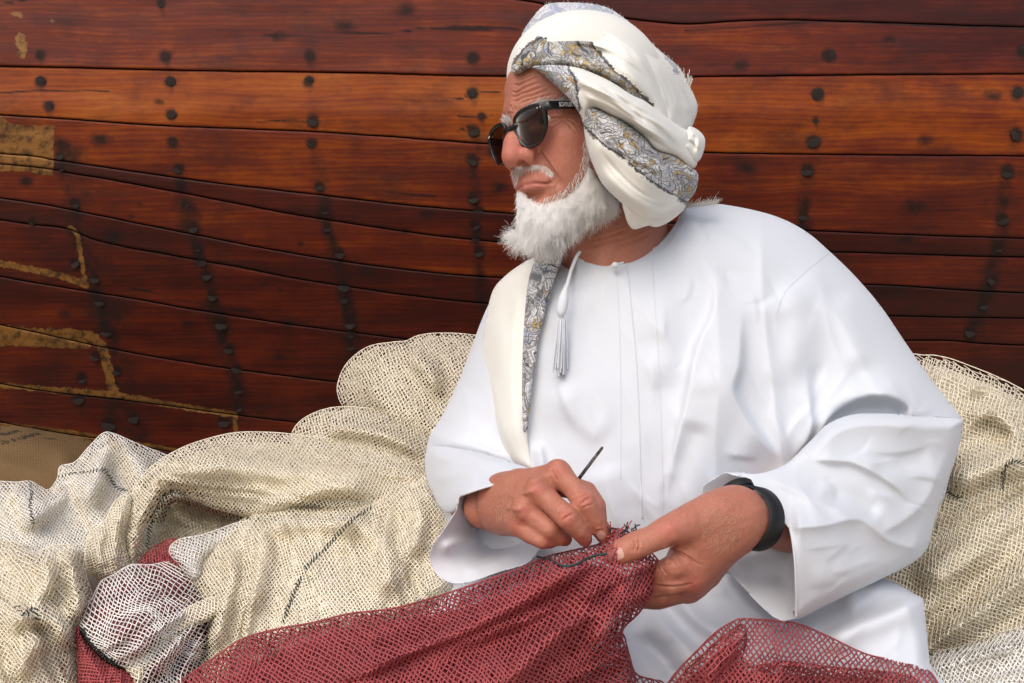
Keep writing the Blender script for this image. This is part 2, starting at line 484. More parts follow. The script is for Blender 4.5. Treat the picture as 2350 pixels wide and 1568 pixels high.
NAILS = [(92, 126, 13), (93, 188, 14), (112, 245, 14), (137, 356, 13), (140, 384, 11), (171, 466, 14), (74, 508, 10), (172, 604, 14), (218, 640, 13), (228, 692, 13), (244, 762, 14),
    (370, 8, 12), (380, 129, 16), (391, 188, 14), (392, 262, 14), (396, 326, 14), (410, 387, 14), (415, 428, 13), (424, 467, 12), (443, 522, 15), (455, 568, 12), (463, 602, 12), (474, 632, 14), (487, 680, 13), (508, 744, 16),
    (711, 128, 16), (709, 188, 14), (718, 278, 16), (716, 328, 14), (733, 427, 13), (746, 480, 14), (751, 523, 12), (780, 582, 13), (790, 658, 14), (790, 687, 12), (803, 744, 14), (804, 767, 11), (805, 795, 12),
    (1085, 134, 16), (1084, 214, 15), (1104, 267, 11), (1086, 300, 16), (1086, 367, 17), (1086, 455, 15), (1098, 482, 12), (1090, 515, 14), (1092, 545, 12), (1098, 580, 13),
    (1901, 129, 18), (1877, 217, 17), (1870, 276, 8), (1866, 324, 18), (1852, 390, 17), (1843, 494, 15),
    (2346, 118, 17), (2335, 213, 17), (2332, 309, 18), (2311, 394, 18), (2300, 503, 17), (2290, 567, 14), (2276, 643, 14), (2256, 700, 13), (2225, 762, 15),
    (525, 801, 14), (544, 846, 13), (547, 894, 13), (547, 936, 12), (514, 967, 17), (305, 960, 15), (250, 974, 19), (180, 916, 15), (188, 868, 14), (220, 818, 13), (267, 850, 13)]
KNOTS = [(640, 85, 22), (2095, 474, 34), (2276, 220, 24), (2078, 547, 22), (980, 490, 22), (366, 234, 14), (1148, 430, 24), (430, 742, 18), (660, 742, 20), (790, 60, 26), (930, 20, 30), (640, 820, 16), (1710, 385, 34), (2110, 900, 30), (150, 722, 20), (318, 468, 12), (300, 498, 9), (322, 534, 9), (340, 616, 8), (306, 540, 8), (640, 664, 9), (606, 650, 8), (690, 560, 10), (930, 530, 14), (140, 330, 26), (230, 320, 30), (60, 415, 22), (840, 620, 26), (260, 545, 34), (1130, 350, 20), (2120, 320, 22), (2040, 90, 18), (1700, 150, 22)]
COLS = [[(92, 120), (112, 250), (150, 400), (185, 560), (225, 690), (255, 800), (262, 960)], [(378, 120), (392, 260), (410, 390), (440, 520), (470, 630), (505, 745), (545, 890), (540, 960)], [(709, 120), (718, 280), (735, 430), (752, 525), (788, 650), (804, 760), (810, 840)],
    [(1085, 130), (1088, 300), (1090, 460), (1096, 580), (1110, 700)], [(1900, 130), (1866, 324), (1848, 440), (1840, 560)], [(2335, 210), (2310, 400), (2288, 570), (2256, 700), (2225, 765)]]
CRACKS = [[(600, 84), (640, 80), (760, 78), (913, 74), (990, 62), (1157, 64), (1240, 66)], [(990, 66), (1100, 68), (1240, 64)], [(0, 10), (30, 5), (60, 0)], [(0, 214), (90, 208), (250, 210)], [(590, 280), (660, 276), (700, 278)], [(1010, 228), (1060, 226), (1085, 214), (1150, 210)], [(1050, 268), (1100, 270), (1130, 266)], [(1048, 300), (1080, 290)], [(860, 440), (1000, 452)], [(1570, 70), (1700, 62), (1900, 50), (2100, 58), (2349, 66)], [(1960, 652), (2150, 660), (2349, 672)], [(500, 700), (640, 730), (800, 750)], [(300, 660), (430, 690), (520, 705)]]
PEEL = [  # old ochre varnish left on the planks: closed patches and worn lines
    ('area', [(-40, 284), (60, 288), (118, 292), (123, 330), (116, 372), (112, 402), (60, 394), (-40, 384)]),
    ('line', [(121, 292), (118, 340), (117, 400)], 7), ('line', [(160, 522), (176, 536), (186, 590), (194, 648)], 7),
    ('line', [(-40, 598), (60, 616), (150, 636), (196, 654)], 10), ('line', [(-40, 752), (90, 764), (190, 768), (224, 782), (240, 810), (252, 870), (262, 900)], 14),
    ('line', [(-40, 880), (120, 894), (260, 906), (400, 930), (540, 952)], 9), ('line', [(540, 952), (541, 1000)], 7),
    ('line', [(-40, 970), (140, 990), (270, 1012), (380, 1030), (470, 1040)], 8), ('area', [(-40, 756), (100, 770), (190, 776), (200, 800), (80, 796), (-40, 790)]),
    ('line', [(46, 88), (52, 110), (50, 122)], 15), ('line', [(118, 46), (120, 48)], 7), ('line', [(30, 30), (50, 36)], 8), ('line', [(-20, 268), (8, 276)], 9)]

def mat_wood():
    t = NT('varnished_planks', 0.4, 0.22); uv = t.uv()
    oi = t.new('ShaderNodeObjectInfo').outputs['Random']
    tone = t.attr('tone')
    warp = t.noise(t.mapping(uv, (3, 14, 1)), 1.0, 3)
    w = t.new('ShaderNodeVectorMath', operation='ADD'); t.link(uv, w.inputs[0])
    sc_ = t.new('ShaderNodeVectorMath', operation='SCALE'); cx = t.new('ShaderNodeCombineXYZ')
    t.link(t.math('MULTIPLY', warp, 0.035), cx.inputs[1]); t.link(cx.outputs[0], w.inputs[1])
    v2 = w.outputs[0]
    broad = t.noise(t.mapping(v2, (2.2, 16, 1)), 1, 4, 0.6)
    grain = t.noise(t.mapping(v2, (4.5, 150, 1)), 1, 5, 0.65)
    fine = t.noise(t.mapping(v2, (20, 520, 1)), 1, 3, 0.6)
    ringw = t.new('ShaderNodeTexWave', wave_type='BANDS', bands_direction='Y'); t.link(t.mapping(v2, (1.2, 26, 1)), ringw.inputs[0])
    ringw.inputs['Scale'].default_value = 1.0; ringw.inputs['Distortion'].default_value = 7.0; ringw.inputs['Detail'].default_value = 3; ringw.inputs['Detail Scale'].default_value = 1.2
    k = t.math('ADD', t.math('MULTIPLY', broad, 0.75), t.math('ADD', t.math('MULTIPLY', grain, 0.13), t.math('MULTIPLY', ringw.outputs[0], 0.08)))
    mott = t.noise(t.mapping(uv, (9, 13, 1)), 1, 6, 0.68)
    k = t.math('ADD', k, t.math('MULTIPLY', t.math('SUBTRACT', mott, 0.5), 0.42))
    k = t.math('ADD', k, t.math('SUBTRACT', tone, 0.53))
    col = t.ramp(k, [(0.0, (0.018, 0.006, 0.0055)), (0.3, (0.06, 0.0115, 0.0085)), (0.52, (0.135, 0.026, 0.0135)), (0.72, (0.27, 0.066, 0.019)), (1.0, (0.40, 0.135, 0.036))])
    col = t.mix(t.ramp(fine, [(0.3, 0.28), (0.5, 0.0)]), col, (0.05, 0.014, 0.008))
    # rust and tar bleeding from the nail heads and joints
    st = t.attr('stain'); sn = t.noise(t.mapping(uv, (40, 40, 1)), 1, 5, 0.7)
    stain = t.ramp(t.math('ADD', st, t.math('MULTIPLY', t.math('SUBTRACT', sn, 0.5), 0.9)), [(0.3, 0.0), (0.85, 0.9)])
    col = t.mix(stain, col, (0.012, 0.008, 0.007))
    pl = t.attr('peel'); pn = t.noise(t.mapping(uv, (60, 90, 1)), 1, 5, 0.7)
    pe = t.ramp(t.math('ADD', pl, t.math('MULTIPLY', t.math('SUBTRACT', pn, 0.5), 1.1)), [(0.5, 0.0), (0.56, 1.0)])
    och = t.mix(t.noise(t.mapping(uv, (12, 70, 1)), 1, 4), (0.13, 0.058, 0.02), (0.36, 0.18, 0.06))
    och = t.mix(t.ramp(sn, [(0.47, 0.0), (0.62, 0.85)]), och, (0.03, 0.02, 0.012))
    col = t.mix(pe, col, och)
    dirt = t.noise(t.mapping(uv, (5, 9, 1)), 1, 6, 0.72)
    col = t.mix(t.ramp(dirt, [(0.5, 0.0), (0.72, 0.7)]), col, (0.028, 0.012, 0.01))
    hs = t.new('ShaderNodeHueSaturation'); hs.inputs['Saturation'].default_value = 1.06; hs.inputs['Hue'].default_value = 0.5; t.link(col, hs.inputs['Color']); col = hs.outputs[0]
    t.color(col)
    t.rough(t.ramp(t.math('ADD', t.math('MULTIPLY', grain, 0.6), t.math('MULTIPLY', stain, 0.5)), [(0.2, 0.48), (0.8, 0.75)]))
    hgt = t.math('ADD', t.math('ADD', t.math('MULTIPLY', grain, 0.6), t.math('MULTIPLY', fine, 0.4)), t.math('MULTIPLY', pe, 1.6))
    t.bump(hgt, 0.2, 0.0012); return t.m
WOOD = mat_wood()
def mat_iron():
    t = NT('rusty_iron', 0.75, 0.3); o = t.obj(); n = t.noise(o, 260, 5, 0.7)
    t.color(t.ramp(n, [(0.3, (0.010, 0.008, 0.008)), (0.6, (0.035, 0.023, 0.017)), (0.8, (0.075, 0.042, 0.024))])); t.bump(n, 0.8, 0.003); return t.m
IRON = mat_iron()
def mat_tar():
    t = NT('caulking', 0.9, 0.1); t.color((0.012, 0.009, 0.007)); return t.m

hull = empty('boat_hull')
tag(hull, 'dark red-brown planked wooden boat hull with iron nails behind the man', 'boat')
TONES = [0.42, 0.5, 0.46, 0.36, 0.54, 0.77, 0.60, 0.31, 0.54, 0.30, 0.42, 0.41, 0.41, 0.45, 0.38]
nails_xy = np.array(NAILS, float)
def seam_y(k, x):
    s = catmull(SEAMS[k], 10); return np.interp(x, s[:, 0], s[:, 1])
def plank(k):
    xs = np.r_[np.arange(-1500, -90, 45.0), np.arange(-90, 2440, 6.0), np.arange(2440, 3901, 45.0)]; nv = max(6, int(np.ceil(np.mean(seam_y(k + 1, xs) - seam_y(k, xs)) / 6.0)))
    if k < 3: xs = np.arange(-1500, 3901, 45.0); nv = 6
    yt = seam_y(k, xs) + 0.9 * (fbm(xs / 60.0, xs * 0 + k * 7.3, 5) - 0.45) * 2
    yb = seam_y(k + 1, xs) + 0.9 * (fbm(xs / 60.0, xs * 0 + (k + 1) * 7.3, 5) - 0.45) * 2
    gap = 1.3
    v = np.linspace(0, 1, nv + 1)
    v = np.r_[0, 0.012, 0.03, 0.06, v[1:-1], 0.94, 0.97, 0.988, 1] if nv > 3 else v
    v = np.unique(np.round(v, 4))
    PX = np.repeat(xs[None], len(v), 0); PY = (yt + gap)[None] * (1 - v[:, None]) + (yb - gap)[None] * v[:, None]
    D = hull_depth(PX, PY)
    ed = np.minimum(v, 1 - v)[:, None] * (yb - yt)[None]
    D = D + 0.0022 * np.exp(-(ed / 1.6) ** 2)             # worn edges
    proud = 0.0016 * ((k * 37) % 5 - 2) / 2.0
    D = D - proud - 0.004 * (fbm(PX / 300.0, PY / 60.0, 11 + k) - 0.45)
    F = to_world(PX, PY, D); B = to_world(PX[[0, -1]], PY[[0, -1]], D[[0, -1]] + 0.04)
    nr, nc = PX.shape
    V = np.concatenate([F.reshape(-1, 3), B.reshape(-1, 3)])
    I = np.arange(nr * nc).reshape(nr, nc); J = nr * nc + np.arange(2 * nc).reshape(2, nc)
    def strip(a, b): return np.stack([a[:-1], b[:-1], b[1:], a[1:]], -1)
    Q = [np.stack([I[:-1, :-1], I[1:, :-1], I[1:, 1:], I[:-1, 1:]], -1).reshape(-1, 4), strip(J[0], I[0]), strip(I[-1], J[1]), strip(J[1], J[0])]
    q = np.stack([PX.ravel(), PY.ravel()], -1)
    stn = np.zeros(len(q)); 
    for (x, y, r) in NAILS:
        m = np.abs(q[:, 0] - x) < 90
        dx, dy = q[m, 0] - x, q[m, 1] - y
        s1 = np.exp(-((dx / (r * 1.1)) ** 2 + (dy / (r * 1.1)) ** 2))                      # halo
        s2 = 0.8 * np.exp(-(dx - 0.16 * dy) ** 2 / (r * 0.95) ** 2) * np.exp(-np.clip(dy, 0, None) / 44) * (dy > -6)   # run below
        s3 = 0.35 * np.exp(-(dy / 5.0) ** 2) * np.exp(-np.abs(dx) / 30)
        stn[m] = np.maximum(stn[m], np.maximum(s1 * 1.2, np.maximum(s2, s3)))
    for (x, y, r) in KNOTS:
        dx, dy = q[:, 0] - x, q[:, 1] - y
        stn = np.maximum(stn, 0.85 * np.exp(-((dx / (r * 1.1)) ** 2 + (dy / (r * 0.7)) ** 2)))
    for col_ in COLS:
        d, _, ix, tt, _ = seg_dist(q, catmull(col_, 6), False)
        stn = np.maximum(stn, (0.25 + 0.65 * fbm(q[:, 0] / 22.0, q[:, 1] / 26.0, 63, 3)) * np.exp(-(d / (18.0 + 26.0 * fbm(q[:, 0] / 70.0, q[:, 1] / 60.0, 64, 2))) ** 2) * np.clip((q[:, 1] - 150) / 250, 0.35, 1.4))
    for cr_ in CRACKS:
        d = seg_dist(q, catmull(cr_, 6), False)[0]; stn = np.maximum(stn, 0.95 * np.exp(-(d / 3.0) ** 2))
    edd = ed.ravel()
    stn = np.maximum(stn, 0.62 * np.exp(-(edd / 4.0) ** 1.0))
    stn = np.maximum(stn, 0.62 * fbm(q[:, 0] / 130.0, q[:, 1] / 60.0, 77) ** 1.0 * (q[:, 1] > 330) * np.exp(-((q[:, 0] - 90 - 0.22 * q[:, 1]) / 60.0) ** 2) * 2)
    peel = np.zeros(len(q))
    for p in PEEL:
        if p[0] == 'area':
            reg = Region(p[1]); d = reg.dist(q)[0]; peel = np.maximum(peel, np.clip(0.5 - d / 22.0, 0, 0.82))
        else:
            d = seg_dist(q, catmull(p[1], 6), False)[0]; peel = np.maximum(peel, np.clip(0.9 - 0.5 * d / p[2], 0, 0.8))
    tone = TONES[k] + 0.16 * (fbm(q[:, 0] / 420.0, q[:, 1] / 90.0, 31 + k, 2) - 0.37) - 0.1 * np.clip((q[:, 0] - 1500) / 900, 0, 1)
    ext = lambda a: np.concatenate([a, a.reshape(nr, nc)[[0, -1]].ravel()])
    kx = PX.ravel() / 979.0; ky = PY.ravel() / 979.0
    uv = np.stack([kx + 3.7 * k, ky + 0.37 * k], -1)
    uv = np.concatenate([uv, uv.reshape(nr, nc, 2)[[0, -1]].reshape(-1, 2)])
    return mesh_obj('plank', V, quads=np.concatenate(Q), mat=WOOD, parent=hull, uv=uv, attrs={'stain': ext(stn), 'peel': ext(peel), 'tone': ext(tone)})
for k in range(len(SEAMS) - 1): plank(k)
# tarred backing seen in the joints
bx, by = np.meshgrid(np.linspace(-1490, 3890, 40), np.linspace(-636, 1200, 40)); bi = np.arange(1600).reshape(40, 40)
mesh_obj('caulking', to_world(bx, by, hull_depth(bx, by) + 0.016).reshape(-1, 3), quads=np.stack([bi[:-1, :-1], bi[1:, :-1], bi[1:, 1:], bi[:-1, 1:]], -1).reshape(-1, 4), mat=mat_tar(), parent=hull)

def nail_mesh(seed):
    r = np.random.default_rng(seed); n = 14; rings = [(1.08, 0.0), (1.02, 0.28), (0.82, 0.44), (0.45, 0.52)]
    wob = 1 + 0.1 * (r.random(n) - 0.5) * 2; V = []
    for (rr, hh) in rings:
        for k in range(n):
            a = 2 * math.pi * k / n
            V.append((rr * wob[k] * math.cos(a), -hh * (1 + 0.2 * (r.random() - 0.5)), rr * wob[k] * math.sin(a)))
    V.append((0, -0.54, 0))
    Q = [(i * n + k, i * n + (k + 1) % n, (i + 1) * n + (k + 1) % n, (i + 1) * n + k) for i in range(len(rings) - 1) for k in range(n)]
    T = [((len(rings) - 1) * n + k, (len(rings) - 1) * n + (k + 1) % n, len(V) - 1) for k in range(n)]
    return np.array(V), np.array(Q), np.array(T)
protos = []
for sd in range(4):
    V, Q, T = nail_mesh(sd); o = mesh_obj('nail', V, quads=Q, tris=T, mat=IRON); protos.append(o.data); bpy.data.objects.remove(o)
for i, (x, y, r) in enumerate(NAILS):
    o = bpy.data.objects.new('nail', protos[i % 4]); COL.objects.link(o); o.parent = hull
    d = float(hull_depth(x, y)); rr = r / sc_at(d) * 0.85
    o.location = W3(x, y, d + 0.003); o.scale = (rr, rr * (0.34 if y < 420 else 0.3), rr)
    o.rotation_euler = (random.uniform(-0.15, 0.15) - 0.15, random.uniform(0, 6.28), random.uniform(-0.15, 0.15))

# ------------------------------------------------------------------ fishing nets
def mat_thread(name, c0, c1, rough=0.8):
    t = NT(name, rough, 0.25); o = t.obj(); n = t.noise(o, 9, 4, 0.6); f = t.noise(o, 900, 2)
    t.color(t.mix(t.math('ADD', t.math('MULTIPLY', n, 0.75), t.math('MULTIPLY', f, 0.25)), c0, c1))
    return t.m
def mat_core(name, c_thread, c_shade, scale=150):
    """solid core coloured as deeper netting: crossing threads, shaded gaps and hollows painted in"""
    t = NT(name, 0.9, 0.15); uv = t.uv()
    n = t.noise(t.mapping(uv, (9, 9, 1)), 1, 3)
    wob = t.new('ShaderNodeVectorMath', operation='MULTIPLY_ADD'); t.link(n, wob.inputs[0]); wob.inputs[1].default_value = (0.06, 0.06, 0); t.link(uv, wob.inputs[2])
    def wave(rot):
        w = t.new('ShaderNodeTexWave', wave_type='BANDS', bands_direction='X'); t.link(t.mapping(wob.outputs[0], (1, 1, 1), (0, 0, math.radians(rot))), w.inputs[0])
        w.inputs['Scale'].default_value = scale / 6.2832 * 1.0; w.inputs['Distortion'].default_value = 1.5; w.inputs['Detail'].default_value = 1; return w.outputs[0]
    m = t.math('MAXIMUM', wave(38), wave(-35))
    k = t.math('MULTIPLY', t.ramp(m, [(0.3, 0.72), (0.7, 1.0)]), t.ramp(t.noise(t.mapping(uv, (11, 16, 1)), 1, 3), [(0.27, 0.0), (0.40, 1.0)]))  # dark patches paint the shade of gaps and hollows into the core colour
    t.color(t.mix(k, c_shade, c_thread)); t.bump(m, 0.6, 0.002); return t.m

CREAM = mat_thread('cream_twine', (0.86, 0.77, 0.585), (0.93, 0.87, 0.72))
WHITE = mat_thread('white_twine', (0.85, 0.82, 0.75), (0.92, 0.90, 0.85))
BUFF = mat_thread('buff_twine', (0.82, 0.74, 0.57), (0.91, 0.85, 0.70))
RED = mat_thread('red_twine', (0.33, 0.06, 0.066), (0.47, 0.108, 0.112))
DRED = mat_thread('dark_red_twine', (0.24, 0.05, 0.07), (0.36, 0.1, 0.12))
GREEN = mat_thread('green_twine', (0.022, 0.035, 0.035), (0.05, 0.075, 0.065))
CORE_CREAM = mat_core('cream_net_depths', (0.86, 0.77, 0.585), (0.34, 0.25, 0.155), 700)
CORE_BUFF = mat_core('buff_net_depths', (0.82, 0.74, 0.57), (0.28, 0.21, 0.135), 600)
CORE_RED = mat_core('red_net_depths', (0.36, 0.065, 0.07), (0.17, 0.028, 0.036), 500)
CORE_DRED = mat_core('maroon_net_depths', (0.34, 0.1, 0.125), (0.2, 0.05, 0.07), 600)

def net_surface(reg, D, bulge, R, strokes, fold, off=0.0, wfac=1.0):
    def f(x, y):
        q = np.stack([x, y], -1); d2, w, near = reg.dist(q)
        t = np.clip(-d2 / R, 0, 1); prof = np.sqrt(np.clip(1 - (1 - t) ** 2, 0, 1))
        disp = np.zeros(len(x))
        for s in strokes: disp += stroke(x, y, *s[:3], **(s[3] if len(s) > 3 else {}))
        if fold is not None: disp += fold(x, y)
        disp *= 0.35 + 0.65 * t
        return D(x, y) + off + bulge * w * (1 - prof) - disp, d2
    return f

def threads(name, reg, surf, mat, parent, cell=10.0, asp=0.62, ang=0.0, r=0.0006, warp=14.0, seed=0, inset=0.0, wl=170.0, hole=None, drop=0.0):
    x0, y0 = reg.poly[:, :2].min(0); x1, y1 = reg.poly[:, :2].max(0); cx, cy = (x0 + x1) / 2, (y0 + y1) / 2
    H = 0.5 * math.hypot(x1 - x0, y1 - y0) + 40
    nu = int(2 * H / cell) + 2; nv = int(2 * H / (cell * asp)) + 2
    jj, ii = np.mgrid[0:nv, 0:nu]
    u = (ii + 0.5 * (jj % 2)) * cell - H; v = jj * cell * asp - H
    c, s = math.cos(math.radians(ang)), math.sin(math.radians(ang))
    u = u.ravel(); v = v.ravel()
    x = cx + u * c - v * s; y = cy + u * s + v * c
    # the mesh flows with the cloth
    x = x + warp * 2.4 * (fbm(x / wl, y / wl, seed + 3, 2) - 0.37) + 0.5 * cell * (vnoise(x / 26.0, y / 26.0, seed + 8) - 0.5) + RNG.normal(0, cell * 0.055, len(x))
    y = y + warp * 2.4 * (fbm(x / wl + 9, y / wl, seed + 5, 2) - 0.37) + 0.5 * cell * (vnoise(x / 26.0, y / 26.0, seed + 19) - 0.5) + RNG.normal(0, cell * 0.055, len(x))
    inbox = (x > x0 - 8) & (x < x1 + 8) & (y > y0 - 8) & (y < y1 + 8)
    idx = np.nonzero(inbox)[0]
    d = np.full(len(x), 0.0); sd = np.full(len(x), 1.0)
    d[idx], sd[idx] = surf(x[idx], y[idx])
    # threads that would stop short of the outline are drawn out to it, so the edge is a clean selvedge
    rimm = (sd >= -inset) & (sd < cell * 0.9) & inbox
    if inset == 0 and rimm.any():
        ri = np.nonzero(rimm)[0]; nr_ = reg.dist(np.stack([x[ri], y[ri]], -1))[2]; x[ri] = nr_[:, 0]; y[ri] = nr_[:, 1]; d[ri], _ = surf(x[ri], y[ri])
        ok = ((sd < 0) | rimm) & inbox
    else: ok = (sd < -inset) & inbox
    I = np.arange(nu * nv).reshape(nv, nu)
    E = []
    for j in range(nv - 1):
        a = I[j]; b = I[j + 1]
        E.append(np.stack([a, b], -1))
        if j % 2 == 0: E.append(np.stack([a[1:], b[:-1]], -1))
        else: E.append(np.stack([a[:-1], b[1:]], -1))
    E = np.concatenate(E); E = E[ok[E[:, 0]] & ok[E[:, 1]]]
    if drop: E = E[RNG.random(len(E)) > drop]
    if hole is not None: E = E[~hole(x[E[:, 0]], y[E[:, 0]])]
    P = to_world(x, y, np.where(ok, d, 1.0))
    G = np.where(ok[:, None], P, np.nan).reshape(nv, nu, 3); NG = np.full(G.shape, np.nan)
    NG[2:-2, 1:-1] = np.cross(G[2:-2, 2:] - G[2:-2, :-2], G[4:, 1:-1] - G[:-4, 1:-1])
    NG = NG.reshape(-1, 3); NG = NG * np.sign(-NG[:, 1:2]); NG = NG / np.linalg.norm(NG, axis=1, keepdims=True); NG = np.where(np.isfinite(NG).all(1)[:, None], NG, np.array([0.0, -1.0, 0.05]))
    L = np.linalg.norm(P[E[:, 0]] - P[E[:, 1]], axis=1)
    E = E[L < 0.05]
    rr = r * (0.85 + 0.3 * RNG.random(len(E)))
    A_, B_ = P[E[:, 0]], P[E[:, 1]]; up_n = NG[E[:, 0]] + NG[E[:, 1]] + 1e-6
    if inset == 0:
        for k_ in (0,):
            pl = resample(np.concatenate([reg.poly, reg.poly[:1]]), int(np.linalg.norm(np.diff(reg.poly[:, :2], axis=0), axis=1).sum() / cell) + 2)
            if k_: c0 = reg.poly[:, :2].mean(0); pl = pl.copy(); pl[:, :2] += (c0 - pl[:, :2]) / np.linalg.norm(c0 - pl[:, :2], axis=1, keepdims=True) * 2.5
            dd, _ = surf(pl[:, 0], pl[:, 1]); PP = to_world(pl[:, 0], pl[:, 1], dd); A_ = np.concatenate([A_, PP[:-1]]); B_ = np.concatenate([B_, PP[1:]])
        rr = np.concatenate([rr, np.full(len(A_) - len(rr), r)])
    up_n = np.concatenate([up_n, np.tile((0.0, -0.7, 0.7), (len(A_) - len(up_n), 1))])
    V, Q = prisms(A_, B_, rr, up=up_n)
    return mesh_obj(name, V, quads=Q, mat=mat, parent=parent, smooth=True)

def net(name, outline, depth, label, thread=CREAM, core=CORE_CREAM, bulge=0.07, R=70, strokes=(), fold=None, cell=10.0, asp=0.62, ang=0.0, r=0.00088,
        seed=0, layers=2, gap=0.006, core_gap=0.011, warp=14.0, cat='fishing net', parent=None, back=0.08, thread2=None, r2=None, ang2=None, wl=170.0, core_inset=24.0):
    reg = Region(outline); D = as_depth(depth); strokes = [(s[0], s[1], s[2] * 1.35, *s[3:]) for s in strokes]
    top = parent
    if parent is None:
        top = empty(name); tag(top, label, cat)
    for k in range(layers):
        f2 = fold
        if k and fold is not None: f2 = (lambda x, y, k=k: fold(x + 23 * k, y - 17 * k))
        surf = net_surface(reg, D, bulge, R, strokes, f2, off=gap * k)
        threads('netting' if k == 0 else 'inner_netting', reg, surf, thread if k == 0 else (thread2 or thread), top, cell, asp, (ang if k == 0 else (ang2 if ang2 is not None else ang + 17)),
                r if k == 0 else (r2 or r), warp, seed + 31 * k, inset=3.0 * k, wl=wl)
    if core is not None:
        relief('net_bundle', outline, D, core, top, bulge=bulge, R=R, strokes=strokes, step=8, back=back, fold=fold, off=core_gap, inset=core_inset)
    return top, reg, D, net_surface(reg, D, bulge, R, strokes, fold)

def stitches(parent, surf, pts, mat=GREEN, n=40, length=9.0, r=0.0009, slant=50.0, name='seam_twine', run=True):
    """whip stitches of dark twine along a seam lying on the net"""
    p = resample(catmull(pts, 10), n + 1); T = np.gradient(p, axis=0); ang = np.arctan2(T[:, 1], T[:, 0]) - math.radians(slant)
    ang = ang + RNG.normal(0, 0.25, len(p)); Ls = length * (0.7 + 0.6 * RNG.random(len(p)))
    a = p - 0.5 * np.stack([np.cos(ang), np.sin(ang)], -1) * Ls[:, None]; b = p + 0.5 * np.stack([np.cos(ang), np.sin(ang)], -1) * Ls[:, None]
    m = 0.5 * (a + b)
    def lift(q, z):
        d, _ = surf(q[:, 0], q[:, 1]); return to_world(q[:, 0], q[:, 1], d - z)
    A, M, B = lift(a, 0.0), lift(m, 0.003), lift(b, 0.0)
    V1, Q1 = prisms(A, M, r, 4); V2, Q2 = prisms(M, B, r, 4)
    mesh_obj(name, np.concatenate([V1, V2]), quads=np.concatenate([Q1, Q2 + len(V1)]), mat=mat, parent=parent)

F = lambda ang, ac, al, amp, seed: (lambda x, y: folds(x, y, ang, ac * 1.0, al * 1.7, amp * 1.0, seed))
FF = lambda *fs: (lambda x, y: sum(f(x, y) for f in fs))

# --- left: heap behind the right sleeve
n1 = net('fishing_net', [(775, 905), (778, 868), (800, 828), (845, 795), (900, 785), (932, 782), (958, 770), (1005, 764), (1080, 768), (1140, 790), (1150, 960), (1080, 1060), (960, 1030), (880, 985), (800, 945)],
    [(800, 850, 1.6), (900, 830, 1.56), (1050, 800, 1.58), (900, 950, 1.5), (1050, 980, 1.45)],
    'sheer cream net puffed into the topmost hump beside the white sleeve', bulge=0.1, R=80,
    strokes=[([(930, 785), (950, 820), (985, 850), (1010, 930)], 22, 0.035), ([(840, 860), (860, 900), (900, 950), (960, 980)], 30, 0.02)],
    fold=F(55, 60, 200, 0.022, 1), cell=9.6, ang=8, seed=1, layers=3, gap=0.035, core=None)
n2 = net('fishing_net', [(668, 1000), (690, 965), (740, 940), (800, 933), (890, 945), (980, 985), (1040, 1050), (1040, 1140), (930, 1130), (820, 1100), (730, 1060), (680, 1035)],
    [(700, 990, 1.48), (800, 970, 1.45), (950, 1040, 1.4), (850, 1080, 1.38)],
    'cream net roll just below the topmost hump, beside the sleeve elbow', bulge=0.07, R=50,
    strokes=[([(740, 990), (800, 985), (900, 1005), (1000, 1060)], 16, 0.03)], fold=F(22, 42, 220, 0.024, 2), cell=9.6, ang=20, seed=2, layers=3, gap=0.03, core=None)
n4 = net('fishing_net', [(132, 1098), (138, 1070), (172, 1060), (205, 1024), (236, 994), (262, 995), (320, 1020), (402, 1054), (400, 1080), (350, 1120), (330, 1180), (300, 1260), (210, 1290), (60, 1300), (-420, 1310), (-420, 1130), (-200, 1090), (0, 1104), (40, 1106), (70, 1104), (95, 1118), (112, 1124)],
    [(250, 1010, 1.52), (400, 1060, 1.55), (200, 1100, 1.42), (330, 1120, 1.42), (0, 1150, 1.36), (100, 1250, 1.28), (300, 1220, 1.34), (-80, 1200, 1.33), (-420, 1200, 1.3)],
    'fine whitish net rising to a peak in front of the burlap sack', bulge=0.06, R=36,
    strokes=[([(250, 1000), (235, 1050), (215, 1110), (180, 1180)], 30, 0.045), ([(262, 1005), (320, 1060), (340, 1120)], 22, 0.025), ([(20, 1110), (60, 1150), (80, 1220)], 30, 0.025), ([(150, 1110), (110, 1160), (40, 1230)], 26, 0.03)],
    fold=F(70, 60, 160, 0.02, 3), cell=8.2, ang=-12, seed=3, r=0.0009, thread=WHITE, thread2=CREAM)
for pts, nn in (([(135, 1094), (170, 1086), (205, 1083), (237, 1078), (255, 1100), (270, 1120), (305, 1126)], 24), ([(68, 1106), (72, 1130), (70, 1160), (76, 1200)], 14)):
    stitches(n4[0], n4[3], pts, n=nn, length=10)
